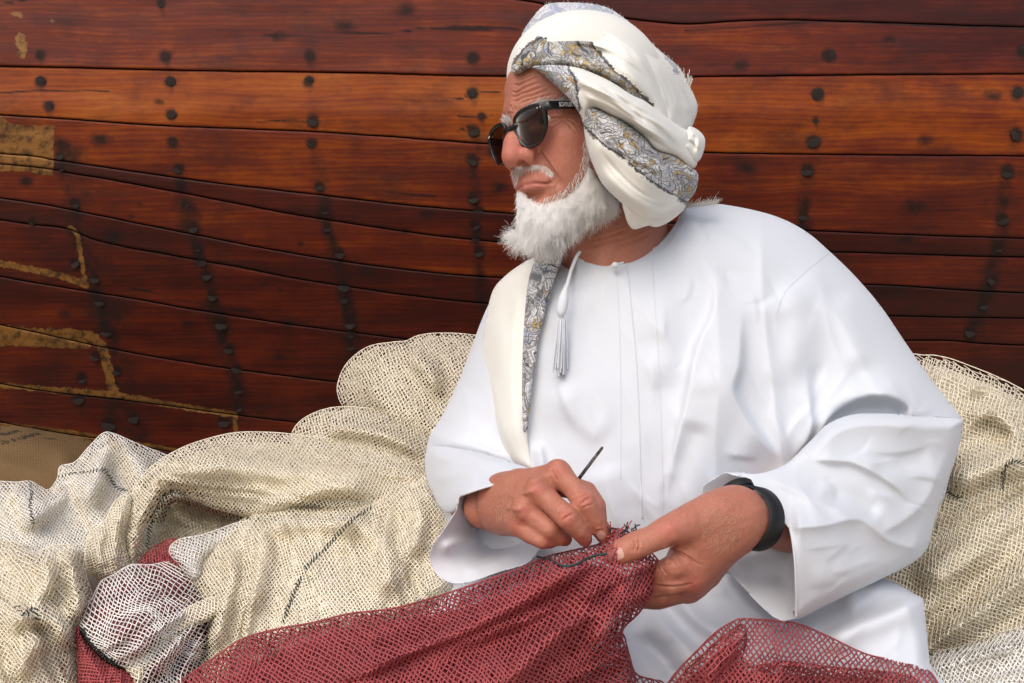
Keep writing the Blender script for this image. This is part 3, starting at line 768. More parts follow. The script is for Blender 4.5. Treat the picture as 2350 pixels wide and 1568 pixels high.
n3 = net('fishing_net', [(292, 1170), (312, 1115), (350, 1068), (420, 1026), (500, 1000), (560, 991), (640, 993), (700, 1000), (800, 1012), (900, 1036), (985, 1085), (1030, 1150), (1010, 1200), (900, 1205), (780, 1210), (690, 1215), (620, 1200), (560, 1184), (490, 1165), (445, 1145), (405, 1130), (380, 1136), (360, 1168), (340, 1215), (326, 1270), (312, 1318), (296, 1316), (284, 1280), (282, 1220)],
    [(330, 1130, 1.28), (300, 1280, 1.22), (450, 1060, 1.32), (600, 1030, 1.36), (600, 1140, 1.27), (800, 1060, 1.33), (800, 1170, 1.22), (980, 1120, 1.28)],
    'long cream net arching like a wave above a shadowed pocket', bulge=0.06, R=40,
    strokes=[([(330, 1130), (420, 1085), (540, 1070), (680, 1085), (800, 1085), (920, 1080)], 34, 0.045), ([(560, 1175), (660, 1150), (760, 1120), (900, 1130)], 22, 0.035), ([(310, 1290), (315, 1220), (345, 1150), (400, 1110)], 14, 0.025)],
    fold=FF(F(8, 48, 240, 0.03, 4), F(25, 26, 150, 0.008, 24)), cell=9.2, ang=-6, seed=4)
stitches(n3[0], n3[3], [(338, 1255), (345, 1210), (358, 1172), (378, 1140), (398, 1126), (420, 1134)], n=22, length=12)
pk = net('fishing_net', [(330, 1300), (345, 1225), (365, 1160), (395, 1128), (450, 1140), (560, 1180), (640, 1200), (700, 1215), (640, 1260), (520, 1290), (440, 1320)],
    [(400, 1180, 1.4), (520, 1200, 1.42), (400, 1270, 1.33), (560, 1250, 1.3), (650, 1230, 1.3)],
    'cream net folded in shadow inside the pocket under the wave', bulge=0.03, R=30, strokes=[([(380, 1160), (450, 1200), (540, 1200)], 20, 0.03), ([(360, 1250), (430, 1225), (520, 1235)], 16, 0.02)],
    fold=F(15, 34, 140, 0.02, 5), cell=9.4, ang=14, seed=5)
n5 = net('fishing_net', [(195, 1280), (206, 1225), (240, 1195), (258, 1160), (275, 1140), (300, 1136), (305, 1180), (292, 1240), (300, 1310), (250, 1340), (212, 1320)],
    [(240, 1230, 1.24), (280, 1170, 1.27), (250, 1310, 1.18)], 'narrow twisted cream net bunch between the peaked net and the wave', bulge=0.05, R=26,
    strokes=[([(285, 1150), (270, 1200), (262, 1260), (270, 1310)], 10, 0.02), ([(240, 1210), (225, 1260), (240, 1310)], 10, 0.018)], fold=F(80, 30, 120, 0.016, 6), cell=8.2, ang=30, seed=6)
n8 = net('fishing_net', [(-420, 1290), (-200, 1250), (20, 1242), (70, 1262), (84, 1268), (120, 1252), (170, 1252), (190, 1275), (200, 1330), (215, 1380), (196, 1440), (186, 1500), (190, 1570), (200, 1680), (-420, 1680)],
    [(0, 1270, 1.2), (100, 1290, 1.12), (180, 1290, 1.14), (150, 1420, 1.05), (0, 1450, 1.02), (100, 1600, 0.98), (0, 1650, 0.95), (-420, 1300, 1.15), (-420, 1640, 0.93)],
    'crumpled pale cream net in the bottom left corner', bulge=0.05, R=34,
    strokes=[([(130, 1262), (170, 1300), (180, 1370), (165, 1440)], 20, 0.035), ([(90, 1270), (110, 1330), (60, 1400)], 22, 0.025), ([(0, 1440), (60, 1410), (130, 1430), (160, 1500)], 26, 0.035), ([(40, 1568), (60, 1500), (110, 1460)], 20, 0.025)],
    fold=FF(F(72, 44, 170, 0.028, 7), F(50, 28, 120, 0.008, 27)), cell=10.5, ang=-18, seed=7, r=0.0008, thread=CREAM)
stitches(n8[0], n8[3], [(38, 1392), (55, 1410), (80, 1395), (84, 1420)], n=7, length=14)
n6 = net('fishing_net', [(425, 1330), (448, 1290), (500, 1235), (560, 1190), (610, 1165), (650, 1150), (700, 1142), (760, 1150), (800, 1140), (860, 1118), (930, 1098), (1000, 1090), (1080, 1130), (1080, 1330), (1000, 1400), (900, 1450), (760, 1500), (620, 1560), (560, 1640), (420, 1680), (426, 1560), (452, 1480), (466, 1420), (452, 1380)],
    [(470, 1290, 1.16), (600, 1190, 1.2), (760, 1170, 1.21), (900, 1140, 1.22), (1000, 1200, 1.16), (700, 1330, 1.06), (500, 1450, 1.03), (850, 1350, 1.05), (600, 1560, 0.99)],
    'big billowing cream net mound behind the red net, with a long green seam', bulge=0.08, R=46,
    strokes=[([(470, 1270), (560, 1215), (660, 1200), (780, 1190), (900, 1150)], 26, 0.03), ([(520, 1240), (530, 1330), (500, 1430), (470, 1500)], 22, 0.035), ([(610, 1210), (600, 1300), (570, 1420)], 26, 0.025),
             ([(700, 1200), (850, 1215), (890, 1300), (860, 1380)], 34, 0.035), ([(940, 1120), (960, 1200), (940, 1290)], 24, 0.03)],
    fold=FF(F(100, 70, 260, 0.026, 8), F(70, 34, 160, 0.008, 18)), cell=9.4, ang=4, seed=8)
stitches(n6[0], n6[3], [(850, 1165), (800, 1200), (745, 1260), (705, 1300), (675, 1360), (650, 1425)], n=38, length=12)
n7 = net('fishing_net', [(182, 1440), (190, 1405), (214, 1368), (232, 1334), (262, 1318), (300, 1296), (345, 1296), (392, 1288), (430, 1300), (520, 1320), (580, 1400), (560, 1500), (520, 1600), (480, 1690), (310, 1690), (300, 1556), (262, 1524), (226, 1496), (200, 1468)],
    [(210, 1390, 1.04), (240, 1330, 1.09), (320, 1300, 1.11), (440, 1320, 1.16), (540, 1400, 1.14), (330, 1430, 0.99), (430, 1430, 1.03), (480, 1480, 1.04), (300, 1560, 0.955), (420, 1600, 0.97)],
    'sheer white net stretched over maroon netting, green-laced along its edge', thread=WHITE, core=CORE_DRED, bulge=0.025, R=20, thread2=DRED, r2=0.0008,
    strokes=[([(200, 1410), (260, 1380), (360, 1345), (470, 1345)], 8, 0.016, dict(w2=26)), ([(215, 1475), (300, 1430), (390, 1395), (480, 1365)], 8, 0.022, dict(w2=24)), ([(262, 1520), (330, 1465), (420, 1410), (490, 1375)], 9, 0.026, dict(w2=20)), ([(310, 1580), (380, 1500), (450, 1430), (500, 1390)], 8, 0.022, dict(w2=22)), ([(390, 1600), (430, 1520), (480, 1430)], 8, 0.02, dict(w2=20))],
    fold=F(-24, 30, 240, 0.014, 9), cell=11.5, ang=-16, seed=9, asp=0.55, gap=0.014, core_gap=0.020, r=0.0008, warp=26, wl=110)
stitches(n7[0], n7[3], [(188, 1442), (205, 1470), (235, 1498), (268, 1525), (300, 1552)], n=30, length=13, slant=20)
stitches(n7[0], n7[3], [(188, 1446), (205, 1474), (235, 1502), (268, 1529), (300, 1556)], n=24, length=10, slant=95)
n7b = net('fishing_net', [(286, 1512), (310, 1478), (360, 1438), (420, 1400), (480, 1372), (520, 1370), (500, 1410), (440, 1440), (390, 1480), (340, 1540), (316, 1600), (300, 1560)],
    [(310, 1500, 0.965), (400, 1430, 0.985), (500, 1380, 1.03), (330, 1560, 0.945)], 'cream fold of net lying across the white and maroon net', thread=CREAM, core=None, bulge=0.015, R=14, fold=F(-38, 20, 200, 0.01, 15), cell=10, ang=-30, seed=15, r=0.0009, layers=2)
n9 = net('fishing_net', [(176, 1440), (190, 1462), (222, 1500), (262, 1530), (310, 1560), (330, 1680), (190, 1680), (182, 1560)],
    [(190, 1470, 0.99), (250, 1560, 0.945), (300, 1600, 0.93)], 'small red net hanging from the green-laced edge at bottom left', thread=RED, core=CORE_RED, bulge=0.03, R=24, fold=F(85, 22, 140, 0.014, 10), cell=9.0, ang=50, seed=10, r=0.0011)
n10 = net('fishing_net', [(318, 1300), (335, 1268), (360, 1250), (400, 1235), (425, 1260), (420, 1300), (370, 1315)], [(350, 1280, 1.2), (400, 1260, 1.22), (410, 1300, 1.16)],
    'scrap of dark red net peeping out below the shadowed pocket', thread=RED, core=CORE_DRED, bulge=0.02, R=20, fold=F(20, 24, 90, 0.012, 11), cell=8.5, ang=30, seed=11, r=0.0009)
n11 = net('fishing_net', [(388, 1265), (410, 1238), (470, 1225), (540, 1200), (580, 1195), (560, 1225), (500, 1260), (462, 1290), (468, 1320), (440, 1330), (415, 1300)], [(420, 1260, 1.17), (500, 1235, 1.2), (450, 1300, 1.12)],
    'thin whitish net fold above the white and maroon net', thread=WHITE, core=None, bulge=0.03, R=20, fold=F(-20, 26, 120, 0.014, 12), cell=9, ang=-25, seed=12, r=0.0007)
# --- right heap
n12 = net('fishing_net', [(2080, 830), (2120, 815), (2170, 820), (2240, 845), (2300, 870), (2360, 900), (2460, 940), (2640, 980), (2760, 1050), (2780, 1560), (2400, 1580), (2200, 1580), (2080, 1560), (2050, 1400), (1980, 1340), (2040, 1200), (2080, 1000)],
    [(2140, 830, 1.5), (2300, 880, 1.5), (2420, 950, 1.48), (2150, 950, 1.42), (2300, 1050, 1.36), (2200, 1250, 1.28), (2400, 1250, 1.24), (2150, 1450, 1.2), (2380, 1500, 1.12), (2740, 1080, 1.44), (2740, 1500, 1.15)],
    'buff net heaped against the hull behind his left elbow', thread=BUFF, core=CORE_BUFF, bulge=0.09, R=44,
    strokes=[([(2150, 850), (2230, 870), (2320, 930), (2400, 1010)], 22, 0.03), ([(2190, 960), (2270, 945), (2330, 990), (2320, 1050)], 20, 0.04), ([(2160, 1120), (2240, 1080), (2330, 1060), (2440, 1080)], 40, 0.05),
             ([(2090, 1350), (2170, 1290), (2260, 1210), (2340, 1120)], 40, 0.04), ([(2120, 1460), (2230, 1420), (2330, 1340), (2440, 1240)], 34, 0.045)],
    fold=FF(F(-38, 56, 240, 0.028, 13), F(-20, 30, 150, 0.008, 33)), cell=12.0, ang=-30, seed=13, r=0.001, wl=220)
stitches(n12[0], n12[3], [(2300, 1120), (2303, 1085), (2316, 1060), (2345, 1062), (2370, 1080)], n=16, length=12)
stitches(n12[0], n12[3], [(2165, 1120), (2185, 1135), (2200, 1142)], n=6, length=12)
n13 = net('fishing_net', [(2060, 1545), (2120, 1500), (2200, 1485), (2290, 1452), (2360, 1436), (2480, 1420), (2780, 1410), (2780, 1720), (2060, 1720)],
    [(2120, 1530, 1.1), (2300, 1470, 1.08), (2440, 1450, 1.06), (2250, 1600, 1.0), (2440, 1600, 0.98), (2760, 1500, 1.02)],
    'paler net spread along the bottom right edge of the heap', thread=WHITE, core=CORE_BUFF, bulge=0.05, R=40, strokes=[([(2110, 1540), (2230, 1505), (2349, 1475)], 16, 0.02)], fold=F(-12, 34, 240, 0.018, 14), cell=12.5, ang=-12, seed=14, r=0.001)

# ------------------------------------------------------------------ burlap sack
def mat_burlap():
    t = NT('burlap', 0.95, 0.1); uv = t.uv()
    def wave(d, s):
        w = t.new('ShaderNodeTexWave', wave_type='BANDS', bands_direction=d); t.link(uv, w.inputs[0]); w.inputs['Scale'].default_value = s; w.inputs['Distortion'].default_value = 3.0; w.inputs['Detail'].default_value = 2; return w.outputs[0]
    m = t.math('MULTIPLY', wave('X', 150), wave('Y', 128)); n = t.noise(t.mapping(uv, (10, 10, 1)), 1, 4)
    col = t.mix(t.ramp(m, [(0.0, 0.35), (0.5, 1.0)]), (0.1, 0.06, 0.028), t.mix(n, (0.18, 0.105, 0.046), (0.27, 0.175, 0.085)))
    st = t.attr('print'); sn = t.noise(t.mapping(uv, (150, 260, 1)), 1, 3, 0.7)
    col = t.mix(t.ramp(t.math('MULTIPLY', st, sn), [(0.33, 0.0), (0.42, 0.85)]), col, (0.035, 0.03, 0.025))
    t.color(col); t.bump(m, 0.7, 0.002); return t.m
sack = relief('burlap_sack', [(-420, 1010), (-250, 985), (0, 977), (60, 980), (110, 990), (160, 998), (212, 1012), (240, 1040), (250, 1140), (180, 1190), (0, 1200), (-420, 1200)],
    [(0, 990, 1.78), (150, 1005, 1.78), (0, 1060, 1.66), (150, 1080, 1.64), (0, 1180, 1.55), (200, 1150, 1.58), (-400, 1030, 1.76), (-400, 1180, 1.55)], mat_burlap(), bulge=0.12, R=50, strokes=[([(-20, 1020), (80, 1018), (160, 1010)], 10, 0.015), ([(120, 1030), (160, 1080), (150, 1140)], 24, 0.02)],
    fold=F(20, 60, 200, 0.014, 20), step=6, back=0.2)
_v = np.empty(len(sack.data.vertices) * 3); sack.data.vertices.foreach_get('co', _v); _v = _v.reshape(-1, 3); _x, _y = to_pix(_v)
_pr = np.zeros(len(_x))
for (xa, xb, yy, sl) in ((-40, 110, 984, 0.13), (-40, 150, 993, 0.12), (-40, 60, 1003, 0.06), (-10, 40, 1011, 0.0), (0, 20, 1020, 0)):
    _pr = np.maximum(_pr, np.exp(-((_y - yy - sl * np.clip(_x, 0, 300)) / 3.6) ** 2) * ((_x > xa) & (_x < xb)))
_a = sack.data.attributes.new('print', 'FLOAT', 'POINT'); _a.data.foreach_set('value', _pr.astype(np.float32))
tag(sack, 'coarse brown burlap sack with faded dark print at left edge', 'sack')

# ------------------------------------------------------------------ the seated man
person = empty('person')
tag(person, 'seated man in white robe, patterned turban and sunglasses mending a red net', 'person')

def mat_robe():
    t = NT('white_cotton', 0.85, 0.2); uv = t.uv()
    f = t.noise(t.mapping(uv, (900, 900, 1)), 1, 2); s = t.noise(t.mapping(uv, (5, 5, 1)), 1, 4)
    t.color(t.mix(s, (0.62, 0.655, 0.703), (0.665, 0.69, 0.733)))
    c = t.noise(t.mapping(uv, (30, 14, 1)), 1, 5, 0.6)
    t.bump(t.math('ADD', t.math('MULTIPLY', f, 0.12), c), 0.16, 0.004)
    t.b.inputs['Sheen Weight'].default_value = 0.15
    t.b.inputs['Subsurface Weight'].default_value = 0.12; t.b.inputs['Subsurface Radius'].default_value = (0.01, 0.01, 0.011); t.b.inputs['Subsurface Scale'].default_value = 1.0
    return t.m
ROBE = mat_robe()
def mat_scarf():
    t = NT('cream_wool', 0.9, 0.1); uv = t.uv(); f = t.noise(t.mapping(uv, (500, 500, 1)), 1, 3)
    t.color(t.mix(t.noise(t.mapping(uv, (9, 9, 1)), 1, 3), (0.71, 0.70, 0.64), (0.8, 0.79, 0.73))); t.bump(f, 0.25, 0.0012)
    t.b.inputs['Sheen Weight'].default_value = 0.3; return t.m
SCARF = mat_scarf()
def mat_paisley(name, ground, ochre=0.5, blue=0.3, scale=1.0, dark=1.0):
    """cream wool printed, inside the border, with inked florets, teardrops and scalloped edging"""
    t = NT(name, 0.9, 0.1); uv = t.uv()
    wn_ = t.new('ShaderNodeTexNoise'); t.link(t.mapping(uv, (75 * scale,) * 3), wn_.inputs['Vector']); wn_.inputs['Scale'].default_value = 1; wn_.inputs['Detail'].default_value = 1
    wob = t.new('ShaderNodeVectorMath', operation='MULTIPLY_ADD'); t.link(wn_.outputs['Color'], wob.inputs[0]); wob.inputs[1].default_value = (0.013, 0.013, 0); t.link(uv, wob.inputs[2]); v = wob.outputs[0]
    v = t.mapping(v, (1, 1.35, 1))
    big = t.voro(v, 30 * scale); bige = t.voro(v, 30 * scale, 'DISTANCE_TO_EDGE'); bigc = t.voro(v, 30 * scale, 'F1', 'Color')
    l1 = t.ramp(t.math('ABSOLUTE', t.math('SUBTRACT', bige, 0.16)), [(0.008, 1.0), (0.026, 0.0)])      # teardrop outlines
    l2 = t.ramp(t.math('ABSOLUTE', t.math('SUBTRACT', bige, 0.06)), [(0.008, 1.0), (0.022, 0.0)])
    sme = t.voro(v, 120 * scale, 'DISTANCE_TO_EDGE'); smc = t.voro(v, 120 * scale, 'F1', 'Color'); smd = t.voro(v, 120 * scale)
    fr = t.math('FRACT', t.math('MULTIPLY', t.voro(v, 62 * scale), 3.4)); l5 = t.ramp(t.math('ABSOLUTE', t.math('SUBTRACT', fr, 0.5)), [(0.05, 1.0), (0.14, 0.0)])
    l3 = t.ramp(sme, [(0.02, 1.0), (0.08, 0.0)])
    pet = t.voro(v, 260 * scale, 'DISTANCE_TO_EDGE'); l4 = t.ramp(pet, [(0.02, 1.0), (0.10, 0.0)])
    sep = t.new('ShaderNodeSeparateColor'); t.link(smc, sep.inputs[0]); sepb = t.new('ShaderNodeSeparateColor'); t.link(bigc, sepb.inputs[0])
    inner = t.ramp(bige, [(0.15, 0.0), (0.17, 1.0)])
    light = tuple(min(0.72, g * 1.7) for g in ground)
    col = t.mix(t.ramp(sepb.outputs[0], [(0.4, 0.0), (0.5, 1.0)]), ground, light)
    col = t.mix(t.math('MULTIPLY', inner, 0.6), col, light)
    col = t.mix(t.ramp(sep.outputs[0], [(1 - ochre * 0.4, 0.0), (1.001 - ochre * 0.4, 0.85)], 'CONSTANT'), col, (0.5, 0.34, 0.12))
    col = t.mix(t.ramp(sep.outputs[1], [(1 - blue * 0.4, 0.0), (1.001 - blue * 0.4, 0.7)], 'CONSTANT'), col, (0.38, 0.42, 0.58))
    dens = t.ramp(t.noise(t.mapping(uv, (60, 60, 1)), 1, 2), [(0.4, 0.25), (0.6, 0.9)])
    k = t.math('MAXIMUM', t.math('MULTIPLY', l3, 0.45), t.math('MAXIMUM', t.math('MULTIPLY', l5, 0.8), t.math('MAXIMUM', l1, t.math('MULTIPLY', l2, 0.8))))
    k = t.math('MAXIMUM', k, t.math('MULTIPLY', t.math('MULTIPLY', l4, dens), 0.8))
    e = t.attr('edge')
    sc = t.math('ADD', e, t.math('MULTIPLY', t.voro(v, 230 * scale), 0.003))
    bd = t.ramp(t.math('MULTIPLY', t.math('ABSOLUTE', t.math('SUBTRACT', sc, 0.0052)), 100), [(0.10, 1.0), (0.26, 0.0)])
    k = t.math('MAXIMUM', k, bd)
    col = t.mix(t.math('MULTIPLY', k, 0.95 * dark), col, (0.035, 0.035, 0.042))
    leaf = t.math('SUBTRACT', t.math('MULTIPLY', t.voro(v, 150 * scale), 0.007), 0.0025)
    m = t.ramp(t.math('MULTIPLY', t.math('SUBTRACT', e, leaf), 100), [(0.0, 0.0), (0.08, 1.0)])
    plain = t.mix(t.noise(t.mapping(uv, (9, 9, 1)), 1, 3), (0.71, 0.70, 0.64), (0.8, 0.79, 0.73))
    t.color(t.mix(m, plain, col)); t.bump(t.noise(t.mapping(uv, (500, 500, 1)), 1, 3), 0.25, 0.0012)
    t.b.inputs['Sheen Weight'].default_value = 0.2; return t.m
PAIS = mat_paisley('paisley_wool', (0.44, 0.44, 0.44), 0.3, 0.12, 1.0)
PAIS_OCHRE = mat_paisley('ochre_paisley_wool', (0.40, 0.39, 0.36), 0.5, 0.06, 1.15)
PAIS_BLUE = mat_paisley('pale_paisley_wool', (0.46, 0.49, 0.55), 0.1, 0.4, 0.9, 0.45)

# ---- robe: skirt, body, sleeves
robe = empty('robe'); robe.parent = person
tors = rbf([(1430, 590, 1.125), (1300, 620, 1.13), (1560, 520, 1.16), (1400, 800, 1.075), (1250, 900, 1.08), (1420, 1000, 1.04), (1550, 800, 1.075), (1420, 1250, 1.02), (1200, 1250, 1.04), (1600, 1100, 1.03),
            (1850, 560, 1.2), (1980, 760, 1.15), (2100, 900, 1.13), (1700, 700, 1.1), (1800, 900, 1.085), (1150, 680, 1.19), (1080, 900, 1.16), (1700, 1300, 1.04)])
def small_creases(n, box, ang, seed, h=0.0032, focus=None):
    g = np.random.default_rng(seed); out = []
    for _ in range(n):
        x, y = g.uniform(box[0], box[2]), g.uniform(box[1], box[3]); L = g.uniform(50, 190)
        a = math.radians(g.normal(*ang)) if focus is None else math.atan2(y - focus[1], x - focus[0]) + g.normal(0, 0.18)
        dx, dy = math.cos(a), math.sin(a); b = g.normal(0, 0.12)
        pts = [(x + dx * t * L - dy * b * L * (1 - 4 * t * t), y + dy * t * L + dx * b * L * (1 - 4 * t * t)) for t in (-0.5, -0.17, 0.17, 0.5)]
        s = 1 if g.random() < 0.6 else -0.8; w = g.uniform(4, 8); ww = g.uniform(16, 44)
        out.append((pts, w, s * h * g.uniform(0.4, 1.3), dict(w2=ww, p=1.35, taper=0.45)) if g.random() < 0.5 else (pts, ww, s * h * g.uniform(0.4, 1.3), dict(w2=w, p=1.35, taper=0.45)))
    return out
SKC = small_creases(26, (1500, 1300, 2080, 1560), (-40, 30), 8, 0.005)
relief('skirt', [(880, 1420), (905, 1368), (930, 1340), (985, 1318), (1060, 1300), (1200, 1260), (1400, 1240), (1640, 1240), (1860, 1290), (2000, 1320), (2050, 1335), (2098, 1362), (2118, 1378), (2124, 1430), (2132, 1520), (2145, 1720), (880, 1720)],
    [(950, 1350, 1.06), (1100, 1330, 1.02), (1400, 1300, 1.05), (1500, 1420, 1.0), (1400, 1500, 0.95), (1650, 1450, 0.97), (1850, 1350, 1.04), (2080, 1390, 1.0), (2000, 1480, 0.95), (2000, 1600, 0.9), (1600, 1600, 0.93), (1000, 1500, 0.97)], ROBE, robe,
    bulge=0.06, R=34, back=0.1, strokes=[([(1480, 1395), (1530, 1440), (1600, 1520), (1640, 1600)], 16, 0.022, dict(w2=44)), ([(1530, 1340), (1600, 1420), (1680, 1470)], 20, 0.018), ([(1860, 1480), (1960, 1440), (2060, 1400), (2115, 1375)], 16, 0.03, dict(w2=40)),
        ([(1640, 1290), (1720, 1390), (1800, 1440)], 22, 0.02), ([(920, 1390), (980, 1345), (1080, 1318), (1200, 1290)], 12, 0.014), ([(1750, 1440), (1860, 1400), (1960, 1370)], 30, -0.025), ([(1450, 1450), (1520, 1510), (1560, 1568)], 20, -0.02)] + SKC)
body_out = [(1326, 572, .2), (1352, 582, .2), (1387, 586, .2), (1430, 586, .2), (1473, 575, .2), (1517, 552, .2), (1548, 515, .3), (1572, 478, .5), (1610, 466), (1650, 468), (1720, 480), (1790, 500), (1850, 532), (1900, 574), (1960, 632), (2020, 702), (2080, 790), (2130, 862), (2172, 916),
    (2206, 962), (2204, 1010), (2180, 1090), (2150, 1170), (2060, 1230), (1900, 1250), (1830, 1330), (1600, 1420), (1400, 1440), (1200, 1400), (1060, 1330), (1010, 1250), (985, 1130), (974, 1080), (984, 1004), (1010, 960), (1050, 878), (1080, 800), (1110, 722), (1140, 668), (1190, 624), (1240, 596), (1290, 578)]
ROBE_STROKES = [
    ([(1640, 560), (1640, 700), (1600, 800), (1575, 918), (1545, 1050), (1520, 1200)], 95, 0.017, dict(w2=9, taper=0.35, p=1.4)),      # flap edge running down from the shoulder
    ([(1700, 700), (1696, 830), (1684, 905), (1740, 1000), (1802, 1066)], 9, 0.024, dict(w2=80, taper=0.3, p=1.4)),                     # drape edge at the armpit
    ([(1847, 830), (1858, 930), (1856, 1000), (1806, 1064)], 9, 0.016, dict(w2=46, taper=0.3, p=1.4)),
    ([(1868, 1020), (1900, 960), (1960, 918), (2020, 906), (2070, 922), (2098, 950)], 40, 0.024, dict(w2=9, p=1.4)),                    # arch over the elbow crease
    ([(1900, 990), (1960, 945), (2040, 940), (2090, 958)], 24, -0.03),
    ([(1780, 640), (1840, 720), (1830, 800), (1800, 900)], 44, 0.014), ([(1900, 620), (1800, 680), (1740, 720)], 60, 0.006, dict(w2=12)), ([(1930, 660), (1960, 760), (1980, 860)], 40, 0.012),
    ([(1330, 640), (1300, 760), (1290, 880), (1250, 1000)], 40, 0.010), ([(1500, 640), (1520, 760), (1530, 900)], 50, 0.010),
    ([(1280, 880), (1330, 965), (1400, 1010)], 50, 0.006, dict(w2=24)), ([(1070, 880), (1040, 960), (1050, 1040)], 40, 0.016),
    ([(985, 1000), (1040, 1010), (1110, 1030), (1190, 1056)], 9, 0.016, dict(w2=34, p=1.4)),
    ([(1232, 1010), (1244, 1060), (1240, 1110)], 8, 0.010, dict(w2=30)), ([(1380, 1060), (1400, 1150), (1400, 1260)], 40, 0.008), ([(1600, 960), (1570, 1040), (1530, 1160)], 30, -0.008)]
ROBE_STROKES += small_creases(26, (1250, 640, 1640, 1220), (85, 18), 1) + small_creases(20, (1640, 560, 1960, 900), (70, 35), 2) + small_creases(16, (1700, 850, 2150, 1050), (0, 0), 3, 0.005, (1800, 1066)) + small_creases(14, (1000, 760, 1120, 1100), (65, 30), 4) + small_creases(10, (1960, 760, 2150, 930), (55, 20), 5)
ROBE_FOLD = FF(lambda x, y: folds(x, y, 80, 130, 500, 0.009, 41), lambda x, y: folds(x, y, 60, 70, 300, 0.0035, 42))
robe_body = relief('robe_body', body_out, tors, ROBE, robe, bulge=0.13, R=105, back=0.1, step=4, strokes=ROBE_STROKES, fold=ROBE_FOLD, smooth_it=1)
def surface_depth(objs, fallback):
    trees = []
    for o in objs:
        v = np.empty(len(o.data.vertices) * 3, np.float32); o.data.vertices.foreach_get('co', v); v = v.reshape(-1, 3)
        trees.append(BVHTree.FromPolygons(v.tolist(), [tuple(p.vertices) for p in o.data.polygons]))
    c = Vector((0, 0, CAM_Z))
    def f(x, y):
        out = fallback(x, y).astype(float).copy(); w = to_world(x, y, np.ones(np.shape(x)))
        for i in range(len(w)):
            dr = (Vector(w[i]) - c).normalized(); best = None
            for t in trees:
                h = t.ray_cast(c, dr)
                if h[0] is not None and (best is None or h[0][1] < best): best = h[0][1]
            if best is not None: out[i] = best
        return out
    return f
on_robe = surface_depth([robe_body], tors)
# front opening, neck hem and seams
def seam_line(name, pts, r=0.0007, lift=0.0004, n=60):
    c = resample(catmull(pts, 8), n); dd = on_robe(c[:, 0], c[:, 1]); V, Q, P = tube(to_world(c[:, 0], c[:, 1], dd - lift), r, 5); mesh_obj(name, V, quads=Q, polys=P, mat=ROBE, parent=robe, uv=V[:, [0, 2]])
seam_line('collar', [(1322, 579), (1352, 590), (1387, 594), (1430, 594), (1473, 583), (1515, 561), (1545, 526), (1560, 496)], 0.0012, 0.0002)
seam_line('stitching', [(1324, 592), (1352, 602), (1387, 606), (1430, 606), (1478, 595), (1524, 571), (1556, 534), (1572, 506)], 0.0005)
seam_line('shoulder_seam', [(1903, 580), (1860, 614), (1822, 648), (1800, 672), (1780, 720)], 0.0004)
seam_line('placket_edge', [(1436, 596), (1442, 640), (1450, 720), (1460, 830), (1466, 950), (1470, 1100), (1474, 1190)], 0.0008, 0.0001, 120)
seam_line('stitching', [(1496, 600), (1504, 720), (1512, 850), (1518, 1000), (1522, 1190)], 0.0003)
seam_line('stitching', [(1412, 612), (1420, 720), (1424, 900), (1424, 1100)], 0.0003)
# left sleeve (towards the right of the picture): forearm tube with its open cuff
slv = rbf([(2195, 965, 1.085), (2190, 1050, 1.1), (2130, 1240, 1.06), (2000, 1000, 1.03), (2050, 1150, 1.01), (1960, 1200, 0.955), (1860, 1060, 0.99), (1720, 1095, 0.95), (1800, 1180, 0.915), (1815, 1215, 0.895), (1824, 1300, 0.885), (1828, 1410, 0.9), (2050, 1310, 1.0), (1930, 1290, 0.92), (1690, 1085, 0.965)])
SL_OUT = [(1672, 1087, 0), (1690, 1084, 0), (1740, 1086, .1), (1800, 1066, .3), (1858, 1012, .6), (1900, 972, .8), (1960, 950), (2040, 948), (2120, 955), (2203, 960), (2206, 985), (2196, 1040), (2176, 1100), (2152, 1170), (2134, 1240), (2122, 1266), (2096, 1290), (2051, 1314), (1980, 1348), (1900, 1386), (1826, 1419, .3), (1826, 1360, 0), (1824, 1297, 0), (1818, 1240, 0), (1812, 1211, 0), (1778, 1172, 0), (1745, 1132, 0), (1712, 1100, 0)]
relief('sleeve', SL_OUT, slv, ROBE, robe, bulge=0.045, R=30, step=3, sheet=0.0008, n=5, smooth_it=1, strokes=[
    ([(1800, 1068), (1870, 1016), (1950, 962), (2060, 962), (2190, 968)], 12, 0.016, dict(w2=40, p=1.4)),
    ([(1850, 1052), (1910, 1056), (1962, 1063), (2040, 1105), (2106, 1163)], 46, 0.017, dict(w2=8, p=1.4)),
    ([(2012, 1226), (2060, 1202), (2108, 1166), (2146, 1110), (2180, 1020)], 40, 0.016, dict(w2=14, p=1.3)),
    ([(1812, 1211), (1890, 1205), (1973, 1192), (2040, 1240), (2118, 1264)], 46, 0.020, dict(w2=24, p=1.0, taper=0.08)),
    ([(1740, 1088), (1830, 1130), (1900, 1160), (1965, 1190)], 30, 0.009, dict(w2=10, p=1.3)),
    ([(1880, 1130), (1960, 1150), (2020, 1190)], 26, -0.012), ([(1850, 1340), (1940, 1320), (2030, 1285)], 34, 0.006), ([(1990, 1070), (2070, 1060), (2140, 1040)], 30, -0.008)] + small_creases(16, (1850, 980, 2160, 1180), (0, 0), 6, 0.004, (1800, 1060)) + small_creases(9, (1850, 1230, 2080, 1360), (-15, 25), 7, 0.0028))
